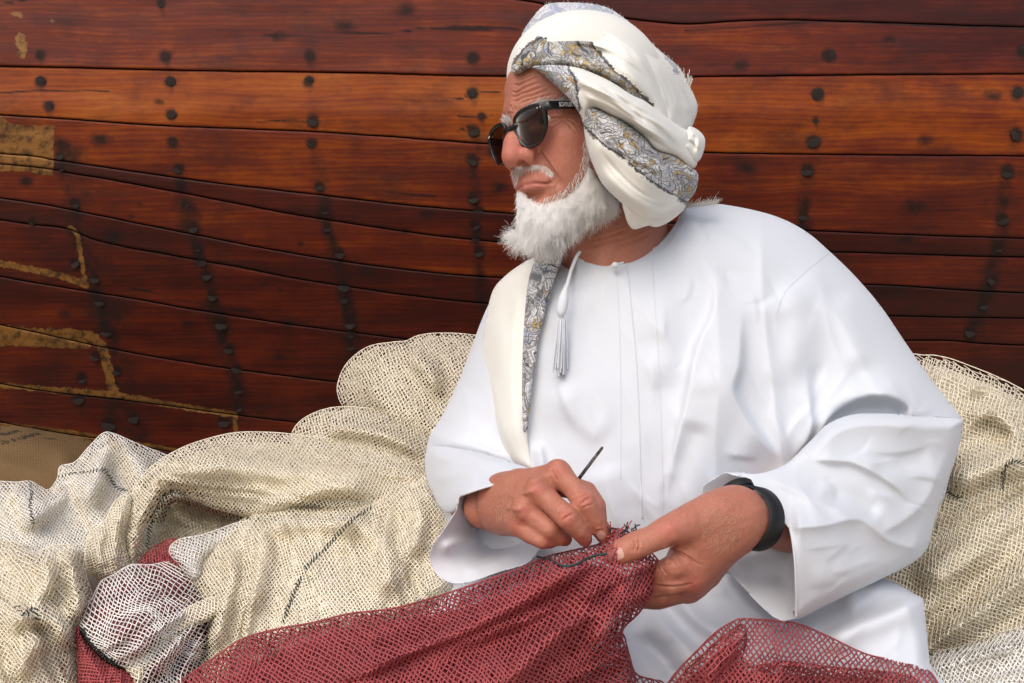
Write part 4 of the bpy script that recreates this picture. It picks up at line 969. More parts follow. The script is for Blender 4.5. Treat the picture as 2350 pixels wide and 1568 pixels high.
# inside of that cuff: the hanging lower lip and the shaded inner face
relief('sleeve_lining', [(1612, 1120, 0), (1640, 1098, 0), (1676, 1085, 0), (1740, 1125, 0), (1815, 1212, 0), (1826, 1300, 0), (1832, 1405, 0), (1818, 1420, 0), (1785, 1421, 0), (1745, 1388, 0), (1705, 1346, 0), (1668, 1306, 0), (1640, 1277, 0), (1632, 1230, 0), (1618, 1170, 0)],
    [(1620, 1120, 0.985), (1676, 1086, 0.975), (1720, 1180, 1.02), (1815, 1213, 0.99), (1700, 1260, 1.0), (1645, 1280, 0.955), (1800, 1300, 0.985), (1785, 1419, 0.915), (1830, 1400, 0.935), (1715, 1355, 0.925)], ROBE, robe, bulge=0.0, R=10, sheet=0.0008, step=3,
    strokes=[([(1660, 1290), (1740, 1270), (1810, 1260)], 18, 0.012), ([(1700, 1330), (1760, 1320), (1820, 1330)], 24, -0.01)])
def hem(pts, dfn, r=0.0013, lift=0.0):
    c = resample(catmull(pts, 6), 60); V, Q, P = tube(to_world(c[:, 0], c[:, 1], dfn(c[:, 0], c[:, 1]) - lift), r, 6); mesh_obj('cuff_hem', V, quads=Q, polys=P, mat=ROBE, parent=robe, uv=V[:, [0, 2]])
hem([(1690, 1085), (1712, 1100), (1745, 1132), (1778, 1172), (1812, 1211)], slv); hem([(1812, 1211), (1818, 1240), (1824, 1297), (1826, 1360), (1826, 1416)], slv)
# right sleeve (towards the left of the picture)
slr = rbf([(980, 1080, 1.16), (1010, 1010, 1.13), (1060, 1060, 1.05), (1130, 1060, 1.0), (1057, 1137, 0.955), (1146, 1108, 0.93), (1215, 1085, 0.935), (990, 1130, 1.12), (1020, 1160, 1.03)])
relief('sleeve', [(974, 1080), (976, 1040), (1000, 1022, .8), (1060, 1030, .5), (1120, 1042, .3), (1170, 1058, .2), (1226, 1082, 0), (1190, 1092, 0), (1146, 1108, 0), (1100, 1122, 0), (1057, 1137, 0), (1050, 1160, .2), (1036, 1176, .5), (1012, 1170, .8), (994, 1138), (980, 1108)],
    slr, ROBE, robe, bulge=0.05, R=30, step=3, sheet=0.0008, strokes=[([(985, 1060), (1050, 1050), (1130, 1058), (1200, 1078)], 14, 0.014, dict(w2=24)), ([(990, 1105), (1050, 1085), (1120, 1090)], 18, 0.014)])
relief('sleeve_lining', [(1057, 1136, 0), (1120, 1116, 0), (1200, 1088, 0), (1240, 1150, 0), (1245, 1240, 0), (1236, 1262, 0), (1205, 1293, 0), (1142, 1312, 0), (1082, 1334, 0), (1040, 1338, 0), (1010, 1326, 0), (992, 1302, 0), (985, 1276, 0), (996, 1248, 0), (1014, 1222, 0), (1034, 1192, 0), (1048, 1168, 0)],
    [(1057, 1140, 0.975), (1048, 1169, 0.968), (988, 1279, 0.975), (1030, 1334, 0.965), (1142, 1310, 0.965), (1235, 1262, 0.965), (1110, 1210, 1.1), (1060, 1240, 1.0), (1140, 1270, 1.03), (1200, 1180, 1.1), (1200, 1095, 1.06)], ROBE, robe, bulge=0.0, R=10, sheet=0.0008, step=3,
    strokes=[([(1000, 1270), (1060, 1240), (1110, 1230)], 16, 0.012), ([(1060, 1320), (1130, 1290), (1200, 1262)], 14, 0.012)])
hem([(1226, 1082), (1190, 1092), (1146, 1108), (1100, 1122), (1057, 1137)], slr)
def blob_tube(name, pts, rad, parent, mat, seg=12, n=6, jitter=0):
    c = catmull(np.array([(a[0], a[1], a[2], r) for a, r in zip(pts, rad)]), n)
    V, Q, P = tube(to_world(c[:, 0], c[:, 1], c[:, 2]), c[:, 3] / sc_at(1.08), seg)
    return mesh_obj(name, V, quads=Q, polys=P, mat=mat, parent=parent, uv=V[:, [0, 2]])
tas = blob_tube('tassel', [(1330, 578, 1.108), (1322, 590, 1.095), (1310, 620, 1.085), (1302, 650, 1.075), (1296, 668, 1.068), (1292, 690, 1.065), (1288, 715, 1.062), (1288, 728, 1.062), (1290, 735, 1.062)], [4, 4, 4, 4.5, 7, 12, 11, 5, 4], robe, ROBE)
nst = 110; a0 = RNG.normal(0, 1, (nst, 2)); A = to_world(1290 + 4 * a0[:, 0], 735 + 3 * a0[:, 1] * 0.3, 1.062 + 0.002 * a0[:, 1]); M = to_world(1288 + 6.5 * a0[:, 0] * 0.8, np.full(nst, 790.0), 1.057 + 0.004 * a0[:, 1]); B = to_world(1285 + 7 * a0[:, 0], 850 + RNG.normal(0, 7, nst), 1.055 + 0.004 * a0[:, 1])
V1, Q1 = prisms(A, M, 0.0011, 4); V2, Q2 = prisms(M, B, 0.0010, 4); mesh_obj('tassel_fringe', np.concatenate([V1, V2]), quads=np.concatenate([Q1, Q2 + len(V1)]), mat=ROBE, parent=tas, uv=np.zeros((len(V1) + len(V2), 2)))
btn = blob_tube('button_knot', [(1404, 609, 1.098), (1408, 609, 1.094), (1412, 608, 1.092), (1418, 606, 1.095), (1430, 602, 1.1)], [2, 6, 7.5, 3, 2.2], robe, ROBE, n=4)

# ---- scarf end hanging over the right shoulder
scarf = empty('scarf'); scarf.parent = person; scarf['label'] = 'cream wool scarf end with paisley border hanging over the shoulder'
sct = lambda x, y: tors(x, y) - 0.02 + 0.13 * np.clip((1190 - x - np.clip((y - 650), 0, 500) * 0.0) / 105.0, 0, 1) ** 2 * 0.55
relief('drape', [(1225, 590), (1262, 580), (1284, 590, .5), (1262, 665, .3), (1232, 775, .3), (1220, 870, .3), (1210, 985, .3), (1216, 1040, .3), (1234, 1086), (1190, 1076), (1155, 1044), (1131, 988), (1114, 932), (1105, 866), (1105, 802), (1114, 737), (1130, 668), (1160, 632), (1195, 606)],
    sct, SCARF, scarf, bulge=0.025, R=26, back=0.02, step=4, strokes=[([(1160, 700), (1150, 820), (1160, 940), (1190, 1060)], 22, 0.012), ([(1195, 640), (1180, 760), (1178, 900), (1205, 1050)], 14, 0.008), ([(1128, 850), (1140, 950), (1165, 1040)], 12, 0.006)])
relief('paisley_border', [(1236, 583), (1268, 574), (1290, 580), (1286, 600), (1265, 665), (1250, 720), (1236, 775), (1224, 868), (1214, 940), (1210, 984), (1198, 988), (1197, 940), (1197, 888), (1200, 780), (1209, 664), (1222, 610)],
    lambda x, y: sct(x, y) - 0.011, PAIS, scarf, bulge=0.01, R=14, back=0.006, step=3, uvrot=80, mask=[[(1200, 560), (1310, 560), (1300, 600), (1222, 1000), (1190, 1000), (1190, 800)]])

# ------------------------------------------------------------------ head (local axes: x his left, y forward, z up; origin between the eyes, mid-skull)
YAW = math.radians(52)
Hf = np.array([-math.sin(YAW), -math.cos(YAW), 0.0]); Hl = np.array([math.cos(YAW), -math.sin(YAW), 0.0]); Hu = np.array([0.0, 0.0, 1.0])
_pt = math.radians(-3); _rl = math.radians(-3.0)      # slight pitch and roll
Hf2 = math.cos(_pt) * Hf + math.sin(_pt) * Hu; Hu2 = np.cross(Hl, Hf2); Hu2 = Hu2 if Hu2[2] > 0 else -Hu2
Hl2 = math.cos(_rl) * Hl - math.sin(_rl) * Hu2; Hu3 = math.sin(_rl) * Hl + math.cos(_rl) * Hu2
HM = np.stack([Hl2, Hf2, Hu3], 1)                      # columns: world directions of local axes
HC = to_world(1319, 303, 1.152)
def h2w(p): return HC + np.asarray(p, float) @ HM.T
def w2h(v): return (np.asarray(v, float) - HC) @ HM

def build_head():
    f = Field((-0.095, -0.125, -0.235), (0.095, 0.14, 0.14), 0.0013)
    f.ell((0, -0.008, 0.035), (0.077, 0.098, 0.092), 0.01)
    f.ell((0, 0.03, -0.03), (0.06, 0.058, 0.085), 0.03)
    f.ell((0, 0.058, -0.1), (0.024, 0.028, 0.02), 0.03)
    f.ell((0, 0.056, 0.052), (0.052, 0.034, 0.042), 0.03)                    # forehead
    for s in (-1, 1):
        f.cap((s * 0.05, -0.005, -0.055), (s * 0.02, 0.06, -0.1), 0.017, 0.014, 0.03)
        f.ell((s * 0.049, 0.052, -0.024), (0.02, 0.024, 0.017), 0.025)      # cheekbone
        f.ell((s * 0.038, 0.05, -0.056), (0.02, 0.026, 0.026), 0.025)       # cheek
        f.cap((s * 0.010, 0.089, 0.021), (s * 0.05, 0.068, 0.025), 0.0105, 0.0105, 0.016)    # brow ridge
    for s in (-1, 1):
        f.ell((s * 0.031, 0.094, -0.001), (0.018, 0.013, 0.012), 0.012, sub=True)
        f.ell((s * 0.031, 0.070, 0.0), (0.0125, 0.0125, 0.0125), 0.003)
        f.cap((s * 0.018, 0.083, -0.012), (s * 0.043, 0.076, -0.010), 0.003, 0.003, 0.008)    # lower lid bag
    f.cap((0, 0.090, 0.012), (0, 0.109, -0.024), 0.0085, 0.0118, 0.012)      # nose
    f.ell((0, 0.1090, -0.0405), (0.0145, 0.0160, 0.0140), 0.011); f.ell((0, 0.109, -0.0470), (0.0115, 0.0120, 0.0085), 0.008)
    for s in (-1, 1):
        f.ell((s * 0.0182, 0.096, -0.0430), (0.0094, 0.0142, 0.0125), 0.005)
        f.cap((s * 0.0140, 0.0915, -0.0525), (s * 0.0108, 0.1075, -0.0535), 0.0052, 0.0042, 0.002, sub=True)
        f.cap((s * 0.028, 0.091, -0.036), (s * 0.0245, 0.092, -0.052), 0.0022, 0.0022, 0.006, sub=True)
    f.ell((0, 0.068, -0.072), (0.033, 0.024, 0.024), 0.02)                  # muzzle
    for s in (-1, 1):
        U = [((0, 0.0925, -0.0735), 0.0040), ((s * 0.016, 0.0875, -0.0738), 0.0037), ((s * 0.031, 0.0765, -0.0775), 0.002)]
        L = [((0, 0.0908, -0.0822), 0.0042), ((s * 0.016, 0.0860, -0.0822), 0.0039), ((s * 0.028, 0.0780, -0.0815), 0.0026)]
        for C in (U, L):
            for (a, ra), (b, rb) in zip(C[:-1], C[1:]): f.cap(a, b, ra, rb, 0.004)
        G = [(0, 0.0970, -0.0780), (s * 0.016, 0.0918, -0.0784), (s * 0.034, 0.0790, -0.0808)]
        for a, b in zip(G[:-1], G[1:]): f.cap(a, b, 0.0017, 0.0016, 0.0015, sub=True)
        f.cap((s * 0.026, 0.089, -0.046), (s * 0.041, 0.074, -0.082), 0.0022, 0.0024, 0.010, sub=True)    # nasolabial fold
    f.ell((0, 0.086, -0.0925), (0.024, 0.008, 0.005), 0.012, sub=True)
    f.cap((0, -0.075, -0.04), (0, -0.085, -0.26), 0.056, 0.066, 0.03); f.cap((0, -0.035, -0.07), (0, -0.05, -0.26), 0.056, 0.064, 0.03)         # neck
    for s in (-1, 1): f.cap((s * 0.052, -0.03, -0.06), (s * 0.018, 0.005, -0.24), 0.013, 0.012, 0.018)
    f.cap((0, 0.012, -0.13), (0, 0.0, -0.2), 0.013, 0.014, 0.02)
    V, Q = f.mesh(); V = smooth_mesh(V, Q, 3, 0.5)
    return V, Q
LOC, HQ = build_head()
HV = h2w(LOC); HN = vert_normals(HV, HQ)
if np.mean(np.einsum('ij,ij->i', HN, HV - HV.mean(0))) < 0: HQ = HQ[:, ::-1]; HN = -HN
hx, hy = to_pix(HV)
facing = np.clip(-HN[:, 1] * 2, 0, 1)
cr = np.zeros(len(HV))
def groove(pts, w, h, **k):
    global cr; cr -= stroke(hx, hy, pts, w, h, **k)
    cr += stroke(hx, hy, [(p[0] + 0.3, p[1] - 1.9 * w) for p in pts], w * 1.2, h * 0.55, **k)
for pts, w, h in [([(1174, 194), (1190, 195), (1204, 189), (1223, 180), (1239, 174)], 2.0, 0.0016), ([(1171, 208), (1186, 212), (1201, 202), (1223, 193), (1242, 189)], 2.0, 0.0018), ([(1169, 221), (1182, 221), (1197, 214), (1212, 210), (1235, 202), (1257, 197)], 2.0, 0.0018),
    ([(1172, 235), (1186, 231), (1201, 223), (1223, 218), (1250, 208), (1269, 202)], 2.0, 0.0016), ([(1189, 241), (1205, 232), (1227, 226), (1254, 219), (1275, 216)], 1.8, 0.0012), ([(1190, 182), (1210, 176), (1232, 168)], 1.8, 0.0010),
    ([(1170, 240), (1174, 248), (1176, 257)], 1.8, 0.0014), ([(1182, 242), (1185, 254), (1186, 266)], 1.8, 0.0014), ([(1163, 262), (1172, 258), (1180, 262)], 1.8, 0.0010), ([(1192, 246), (1195, 256), (1192, 266)], 1.6, 0.0008),
    ([(1259, 273), (1274, 271), (1288, 269), (1302, 262)], 2.0, 0.0016), ([(1261, 287), (1274, 277), (1288, 270)], 2.0, 0.0014), ([(1288, 270), (1300, 280), (1312, 293), (1327, 315)], 2.0, 0.0014), ([(1262, 298), (1276, 288), (1290, 284)], 1.8, 0.0009), ([(1296, 274), (1312, 278), (1330, 290)], 1.8, 0.0008),
    ([(1240, 346), (1254, 366), (1272, 394), (1281, 414)], 2.6, 0.0024), ([(1243, 341), (1238, 352), (1230, 362)], 2.2, 0.0012), ([(1270, 402), (1276, 420), (1274, 440)], 2.2, 0.0010), ([(1296, 330), (1300, 350), (1298, 375)], 2.4, 0.0005), ([(1312, 330), (1316, 352), (1312, 380)], 2.4, 0.0005),
    ([(1330, 570), (1380, 560), (1440, 545)], 4, 0.0018), ([(1340, 555), (1390, 545), (1450, 520)], 3.5, 0.0014), ([(1400, 572), (1450, 555), (1500, 530)], 4, 0.0016)]: groove(pts, w, h * 1.35)
cr += 0.0005 * (fbm(hx / 7.0, hy / 7.0, 61, 3) - 0.45) + 0.0012 * (fbm(hx / 26.0, hy / 26.0, 62, 2) - 0.37)
HV = HV + HN * (cr * facing)[:, None]
lip = np.clip(1.3 - np.abs(LOC[:, 2] + 0.0780) / 0.0080, 0, 1) * (LOC[:, 1] > 0.070) * np.clip((0.031 - np.abs(LOC[:, 0])) / 0.006, 0, 1)
nose = np.exp(-(((LOC[:, 0]) / 0.02) ** 2 + ((LOC[:, 1] - 0.112) / 0.022) ** 2 + ((LOC[:, 2] + 0.035) / 0.022) ** 2))
cheek = np.exp(-(((np.abs(LOC[:, 0]) - 0.045) / 0.025) ** 2 + ((LOC[:, 2] + 0.035) / 0.03) ** 2)) * (LOC[:, 1] > 0)

# ---- hands and forearms
def chain(f, pts, k=0.006):
    P = [to_world(*a[:3]) for a in pts]; R = [a[3] / sc_at(a[2]) for a in pts]; m = max(R)
    def fn(x, y, z):
        out = None
        for a, b, ra, rb in zip(P[:-1], P[1:], R[:-1], R[1:]):
            e = b - a; L = max(e @ e, 1e-9); px, py, pz = x - a[0], y - a[1], z - a[2]
            t = np.clip((px * e[0] + py * e[1] + pz * e[2]) / L, 0, 1)
            d = np.sqrt((px - t * e[0]) ** 2 + (py - t * e[1]) ** 2 + (pz - t * e[2]) ** 2) - (ra + (rb - ra) * t)
            out = d if out is None else np.minimum(out, d)
        return out
    f.op(np.min(P, 0) - m, np.max(P, 0) + m, fn, k)
def build_right_hand():
    lo = to_world(980, 1290, 1.0); f = Field((-0.125, 0.80, 0.36), (0.115, 1.17, 0.56), 0.0012)
    chain(f, [(1060, 1160, 1.16, 40), (1094, 1164, 1.075, 46), (1126, 1164, 1.005, 52), (1156, 1156, 0.955, 54)], 0.02)
    for p in ([(1160, 1128, 0.96, 34), (1200, 1112, 0.915, 30), (1279, 1086, 0.885, 27)], [(1158, 1140, 0.955, 36), (1190, 1136, 0.905, 32), (1236, 1126, 0.878, 27)], [(1154, 1165, 0.955, 36), (1206, 1170, 0.883, 26)], [(1154, 1180, 0.96, 34), (1190, 1206, 0.897, 24)]): chain(f, p, 0.022)
    f.ell(to_world(1205, 1150, 0.925), (0.028, 0.02, 0.032), 0.015)
    chain(f, [(1279, 1086, 0.885, 28), (1315, 1120, 0.868, 25), (1341, 1152, 0.852, 27), (1362, 1188, 0.856, 24), (1378, 1214, 0.862, 22.5), (1385, 1230, 0.866, 18)], 0.004)
    chain(f, [(1236, 1126, 0.878, 28), (1272, 1160, 0.86, 25), (1302, 1188, 0.842, 27), (1326, 1214, 0.847, 23), (1338, 1230, 0.853, 20), (1342, 1238, 0.856, 17)], 0.004)
    chain(f, [(1206, 1170, 0.883, 27), (1232, 1192, 0.872, 24), (1262, 1214, 0.862, 24), (1284, 1232, 0.869, 20), (1296, 1236, 0.874, 17)], 0.004)
    chain(f, [(1191, 1204, 0.893, 24), (1216, 1224, 0.876, 23), (1244, 1238, 0.866, 21), (1262, 1242, 0.87, 16.5)], 0.004)
    chain(f, [(1180, 1120, 0.95, 30), (1270, 1108, 0.925, 28), (1345, 1128, 0.905, 24), (1368, 1160, 0.893, 22), (1374, 1196, 0.886, 19)], 0.01)
    for (x, y, d, r) in ((1281, 1080, 0.877, 20), (1231, 1121, 0.868, 20), (1201, 1166, 0.874, 18), (1186, 1202, 0.884, 15)): f.ell(to_world(x, y, d), np.full(3, r / sc_at(d)), 0.012)
    V, Q = f.mesh(); return smooth_mesh(V, Q, 4, 0.5), Q
def build_left_hand():
    f = Field((0.055, 0.78, 0.32), (0.42, 1.12, 0.56), 0.00125)
    chain(f, [(1900, 1230, 1.08, 60), (1800, 1206, 0.985, 58), (1735, 1190, 0.922, 55), (1690, 1182, 0.9, 54)], 0.02)
    chain(f, [(1690, 1168, 0.895, 46), (1640, 1176, 0.88, 44), (1590, 1192, 0.868, 40), (1532, 1218, 0.852, 35), (1495, 1236, 0.846, 30), (1460, 1250, 0.842, 31), (1425, 1266, 0.842, 29), (1406, 1273, 0.844, 22)], 0.012)
    chain(f, [(1690, 1196, 0.905, 50), (1640, 1250, 0.895, 50), (1590, 1310, 0.893, 44)], 0.03)
    chain(f, [(1650, 1200, 0.89, 46), (1600, 1250, 0.882, 44), (1568, 1300, 0.88, 38)], 0.03)
    chain(f, [(1660, 1240, 0.925, 44), (1612, 1310, 0.92, 42), (1576, 1346, 0.912, 36)], 0.025)
    chain(f, [(1575, 1292, 0.876, 33), (1543, 1300, 0.863, 27), (1522, 1308, 0.868, 24), (1500, 1316, 0.88, 20)], 0.005)
    chain(f, [(1582, 1326, 0.888, 34), (1538, 1330, 0.872, 30), (1500, 1340, 0.885, 25), (1470, 1346, 0.9, 22)], 0.007)
    chain(f, [(1574, 1346, 0.905, 32), (1520, 1358, 0.89, 29), (1480, 1366, 0.9, 25), (1452, 1366, 0.915, 22)], 0.007)
    chain(f, [(1560, 1356, 0.925, 28), (1510, 1374, 0.915, 24), (1470, 1376, 0.925, 20)], 0.007)
    f.cap(to_world(1545, 1262, 0.842), to_world(1575, 1268, 0.85), 0.004, 0.003, 0.008, sub=True)
    V, Q = f.mesh(); return smooth_mesh(V, Q, 4, 0.5), Q
def build_trunk():
    f = Field((-0.36, 0.9, 0.0), (0.62, 1.55, 0.92), 0.009)
    f.ell((0.14, 1.24, 0.50), (0.15, 0.10, 0.26), 0.05)
    f.cap((0.02, 1.3, 0.63), (0.34, 1.31, 0.67), 0.05, 0.05, 0.05)
    f.cap(h2w((0, -0.05, -0.16)), (0.15, 1.25, 0.6), 0.05, 0.06, 0.04)
    f.cap((0.02, 1.3, 0.63), (-0.06, 1.27, 0.45), 0.042, 0.035, 0.03); f.cap((-0.06, 1.27, 0.45), to_world(1110, 1166, 0.98), 0.035, 0.024, 0.02)
    f.cap((0.34, 1.31, 0.67), (0.46, 1.25, 0.47), 0.045, 0.04, 0.03); f.cap((0.46, 1.25, 0.47), to_world(1800, 1200, 0.955), 0.038, 0.028, 0.03)
    f.ell((0.15, 1.2, 0.28), (0.18, 0.14, 0.12), 0.05)
    f.cap((0.08, 1.18, 0.25), (-0.08, 1.12, 0.22), 0.07, 0.055, 0.04); f.cap((0.24, 1.18, 0.25), (0.42, 1.1, 0.24), 0.07, 0.055, 0.04)
    return f.mesh()
parts_ = []
for nm, (V, Q) in (('head', (HV, HQ)), ('right', build_right_hand()), ('left', build_left_hand()), ('trunk', build_trunk())):
    N = vert_normals(V, Q); x, y = to_pix(V); tint = np.zeros((len(V), 3))
    if nm == 'head': tint[:, 0] = np.clip(0.75 * nose + 0.25 * cheek, 0, 1); tint[:, 1] = lip
    elif nm != 'trunk':
        if np.mean(np.einsum('ij,ij->i', N, V - V.mean(0))) < 0: Q = Q[:, ::-1]; N = -N
        fc = np.clip(-N[:, 1] * 2, 0, 1); c = np.zeros(len(V))
        if nm == 'right':
            S = [([(1328, 1146), (1340, 1135), (1352, 1134)], 2.2, 0.0012), ([(1332, 1158), (1344, 1146), (1358, 1144)], 2.2, 0.0012), ([(1322, 1138), (1334, 1128), (1346, 1127)], 2, 0.0009), ([(1334, 1168), (1348, 1160), (1362, 1156)], 2, 0.0008),
                 ([(1284, 1186), (1296, 1172), (1308, 1168)], 2.2, 0.0012), ([(1290, 1196), (1302, 1184), (1316, 1180)], 2.2, 0.0012), ([(1278, 1176), (1290, 1164), (1302, 1161)], 2, 0.0009), ([(1262, 1078), (1272, 1092), (1282, 1106)], 2.6, 0.0011), ([(1276, 1074), (1280, 1090), (1284, 1100)], 2.4, 0.0009),
                 ([(1370, 1222), (1376, 1215), (1386, 1219)], 2, 0.001)]
            R_ = [(1281, 1078, 18, 0.6), (1229, 1122, 11, 0.95), (1341, 1150, 20, 0.55), (1302, 1190, 20, 0.6), (1206, 1168, 16, 0.5), (1190, 1204, 16, 0.5), (1384, 1238, 18, 0.6), (1342, 1240, 18, 0.7), (1262, 1246, 16, 0.6), (1296, 1238, 14, 0.6)]
            nail = [(1380, 1228, 9, 8, 50)]
        else:
            S = [([(1452, 1236), (1456, 1252), (1452, 1268)], 2.4, 0.0016), ([(1462, 1232), (1466, 1250), (1463, 1268)], 2.4, 0.0015), ([(1446, 1244), (1448, 1256), (1446, 1264)], 2, 0.0008), ([(1518, 1264), (1545, 1262), (1580, 1280), (1600, 1310)], 3.2, 0.0022), ([(1524, 1270), (1545, 1280), (1556, 1298)], 2.6, 0.002),
                 ([(1526, 1292), (1538, 1290), (1552, 1296)], 2.2, 0.0012), ([(1517, 1300), (1524, 1312), (1530, 1320)], 2.4, 0.0014), ([(1560, 1262), (1590, 1285), (1612, 1300)], 2.4, 0.0012), ([(1500, 1342), (1540, 1346), (1590, 1340)], 3, 0.0016), ([(1480, 1372), (1530, 1368), (1585, 1358)], 3, 0.0014)]
            R_ = [(1532, 1214, 26, 0.6), (1520, 1196, 20, 0.3), (1590, 1340, 26, 0.55), (1570, 1300, 22, 0.3), (1660, 1150, 40, 0.15), (1420, 1278, 20, 0.3)]
            nail = [(1408, 1274, 23, 13, -20)]
        for pts, w, h in S: h *= 1.5; c -= stroke(x, y, pts, w * 0.85, h) - 0.5 * stroke(x, y, [(p[0] - 1.8 * w, p[1] - 1.8 * w) for p in pts], w * 1.3, h)
        c += 0.0004 * (fbm(x / 5.0, y / 5.0, 71, 3) - 0.45) + 0.0018 * (fbm(x / 22.0, y / 22.0, 72, 2) - 0.37)
        # tendons and veins
        if nm == 'right':
            for pts in ([(1160, 1120), (1220, 1105), (1272, 1086)], [(1160, 1140), (1200, 1132), (1230, 1124)], [(1158, 1165), (1200, 1170)]): c += stroke(x, y, pts, 6, 0.0022)
        for (a, b, r, s) in R_: tint[:, 0] = np.maximum(tint[:, 0], s * np.exp(-((x - a) ** 2 + (y - b) ** 2) / r ** 2))
        for (a, b, rx, ry, an) in nail:
            ca, sa = math.cos(math.radians(an)), math.sin(math.radians(an)); u = ((x - a) * ca + (y - b) * sa) / rx; v = (-(x - a) * sa + (y - b) * ca) / ry
            k = (u ** 4 + v ** 4); tint[:, 2] = np.maximum(tint[:, 2], np.clip((1.15 - k) / 0.3, 0, 1) * fc); c += 0.0007 * np.exp(-((k - 1.25) / 0.3) ** 2) * fc
        V = V + N * (c * fc)[:, None]
    parts_.append((V, Q, tint))
off = 0; VV = []; QQ = []; TT = []
for V, Q, t_ in parts_: VV.append(V); QQ.append(Q + off); TT.append(t_); off += len(V)
def mat_skin():
    t = NT('weathered_skin', 0.5, 0.4); o = t.obj(); a = t.new('ShaderNodeSeparateColor'); t.link(t.attr('tint', 'Color'), a.inputs[0])
    n = t.noise(o, 45, 5, 0.65); f = t.noise(o, 320, 4, 0.7); sp = t.noise(o, 130, 2)
    col = t.mix(n, (0.375, 0.132, 0.082), (0.52, 0.222, 0.15))
    col = t.mix(t.ramp(f, [(0.4, 0.0), (0.75, 0.45)]), col, (0.33, 0.112, 0.068))
    col = t.mix(t.ramp(sp, [(0.68, 0.0), (0.75, 0.5)]), col, (0.22, 0.08, 0.045))
    col = t.mix(t.math('MULTIPLY', a.outputs[0], 0.95), col, (0.5, 0.14, 0.105))
    col = t.mix(t.math('MULTIPLY', a.outputs[1], 0.7), col, (0.5, 0.165, 0.135))
    col = t.mix(t.math('MULTIPLY', a.outputs[2], 0.85), col, (0.62, 0.4, 0.32))
    t.color(col); t.rough(t.ramp(f, [(0.3, 0.42), (0.7, 0.62)]))
    v = t.voro(o, 900, 'DISTANCE_TO_EDGE')
    t.bump(t.math('ADD', t.math('MULTIPLY', f, 0.8), t.math('MULTIPLY', v, 0.5)), 0.35, 0.0011)
    t.b.inputs['Subsurface Weight'].default_value = 0.22; t.b.inputs['Subsurface Radius'].default_value = (0.011, 0.004, 0.002); t.b.inputs['Subsurface Scale'].default_value = 0.5
    return t.m
SKIN = mat_skin()
body = mesh_obj('body', np.concatenate(VV), quads=np.concatenate(QQ), mat=SKIN, parent=person, attrs={'tint': np.concatenate(TT)})
BVH = BVHTree.FromPolygons([tuple(v) for v in HV], [tuple(q) for q in HQ])
CAMP = Vector((0, 0, CAM_Z))
def hit_head(px, py, fallback=None):
    d = (W3(px, py, 1.0) - CAMP).normalized(); h = BVH.ray_cast(CAMP, d)
    if h[0] is None: return (None, None) if fallback is None else (W3(px, py, fallback), Vector((0, -1, 0)))
    return h[0], h[1]

# ------------------------------------------------------------------ turban
turban = empty('turban'); turban.parent = person; turban['label'] = 'wound cream turban with grey and ochre paisley bands'
tb = rbf([(1172, 160, 1.085), (1260, 150, 1.05), (1210, 90, 1.10), (1300, 20, 1.16), (1320, 90, 1.09), (1400, 30, 1.18), (1420, 150, 1.05), (1400, 260, 1.025), (1480, 120, 1.10), (1550, 170, 1.17), (1500, 300, 1.045), (1590, 260, 1.19), (1600, 330, 1.15),
          (1340, 300, 1.04), (1400, 400, 1.035), (1480, 440, 1.035), (1580, 440, 1.12), (1450, 520, 1.06), (1540, 500, 1.09)])
def creases(top, bot, n, w, h, seed):
    g = np.random.default_rng(seed); A = resample(catmull(top, 8), 14); B = resample(catmull(bot, 8), 14); out = []
    for k in range(n):
        t0 = (k + 0.5 + g.uniform(-0.3, 0.3)) / n; t1 = np.clip(t0 + g.normal(0, 0.12), 0.05, 0.95); t = np.linspace(t0, t1, 14)[:, None] + 0.04 * np.sin(np.linspace(0, g.uniform(3, 7), 14))[:, None]
        c = A * (1 - t) + B * t; a = g.integers(0, 4); b = 14 - g.integers(0, 4); s = 1 if g.random() < 0.65 else -0.8
        out.append((c[a:b:2].tolist(), w * g.uniform(0.7, 1.3), s * h * g.uniform(0.6, 1.3), dict(w2=w * g.uniform(1.2, 3.2), p=1.5, taper=0.3)))
    return out
UP = ([(1180, 130), (1205, 90), (1265, 46), (1352, 41), (1448, 84), (1510, 180), (1535, 262)], [(1180, 172), (1222, 156), (1300, 158), (1374, 180), (1428, 212), (1490, 246), (1522, 286)])
MID = ([(1300, 152), (1352, 166), (1400, 188), (1450, 220), (1520, 262), (1590, 310)], [(1331, 232), (1360, 248), (1400, 264), (1478, 316), (1545, 358), (1590, 384)])
LOW = ([(1335, 240), (1401, 262), (1479, 316), (1550, 359), (1598, 400)], [(1350, 340), (1390, 425), (1440, 478), (1500, 516), (1565, 484)])
BACK = ([(1440, 60), (1506, 110), (1560, 158), (1598, 243), (1588, 290)], [(1440, 120), (1490, 170), (1520, 240), (1530, 290), (1545, 320)])
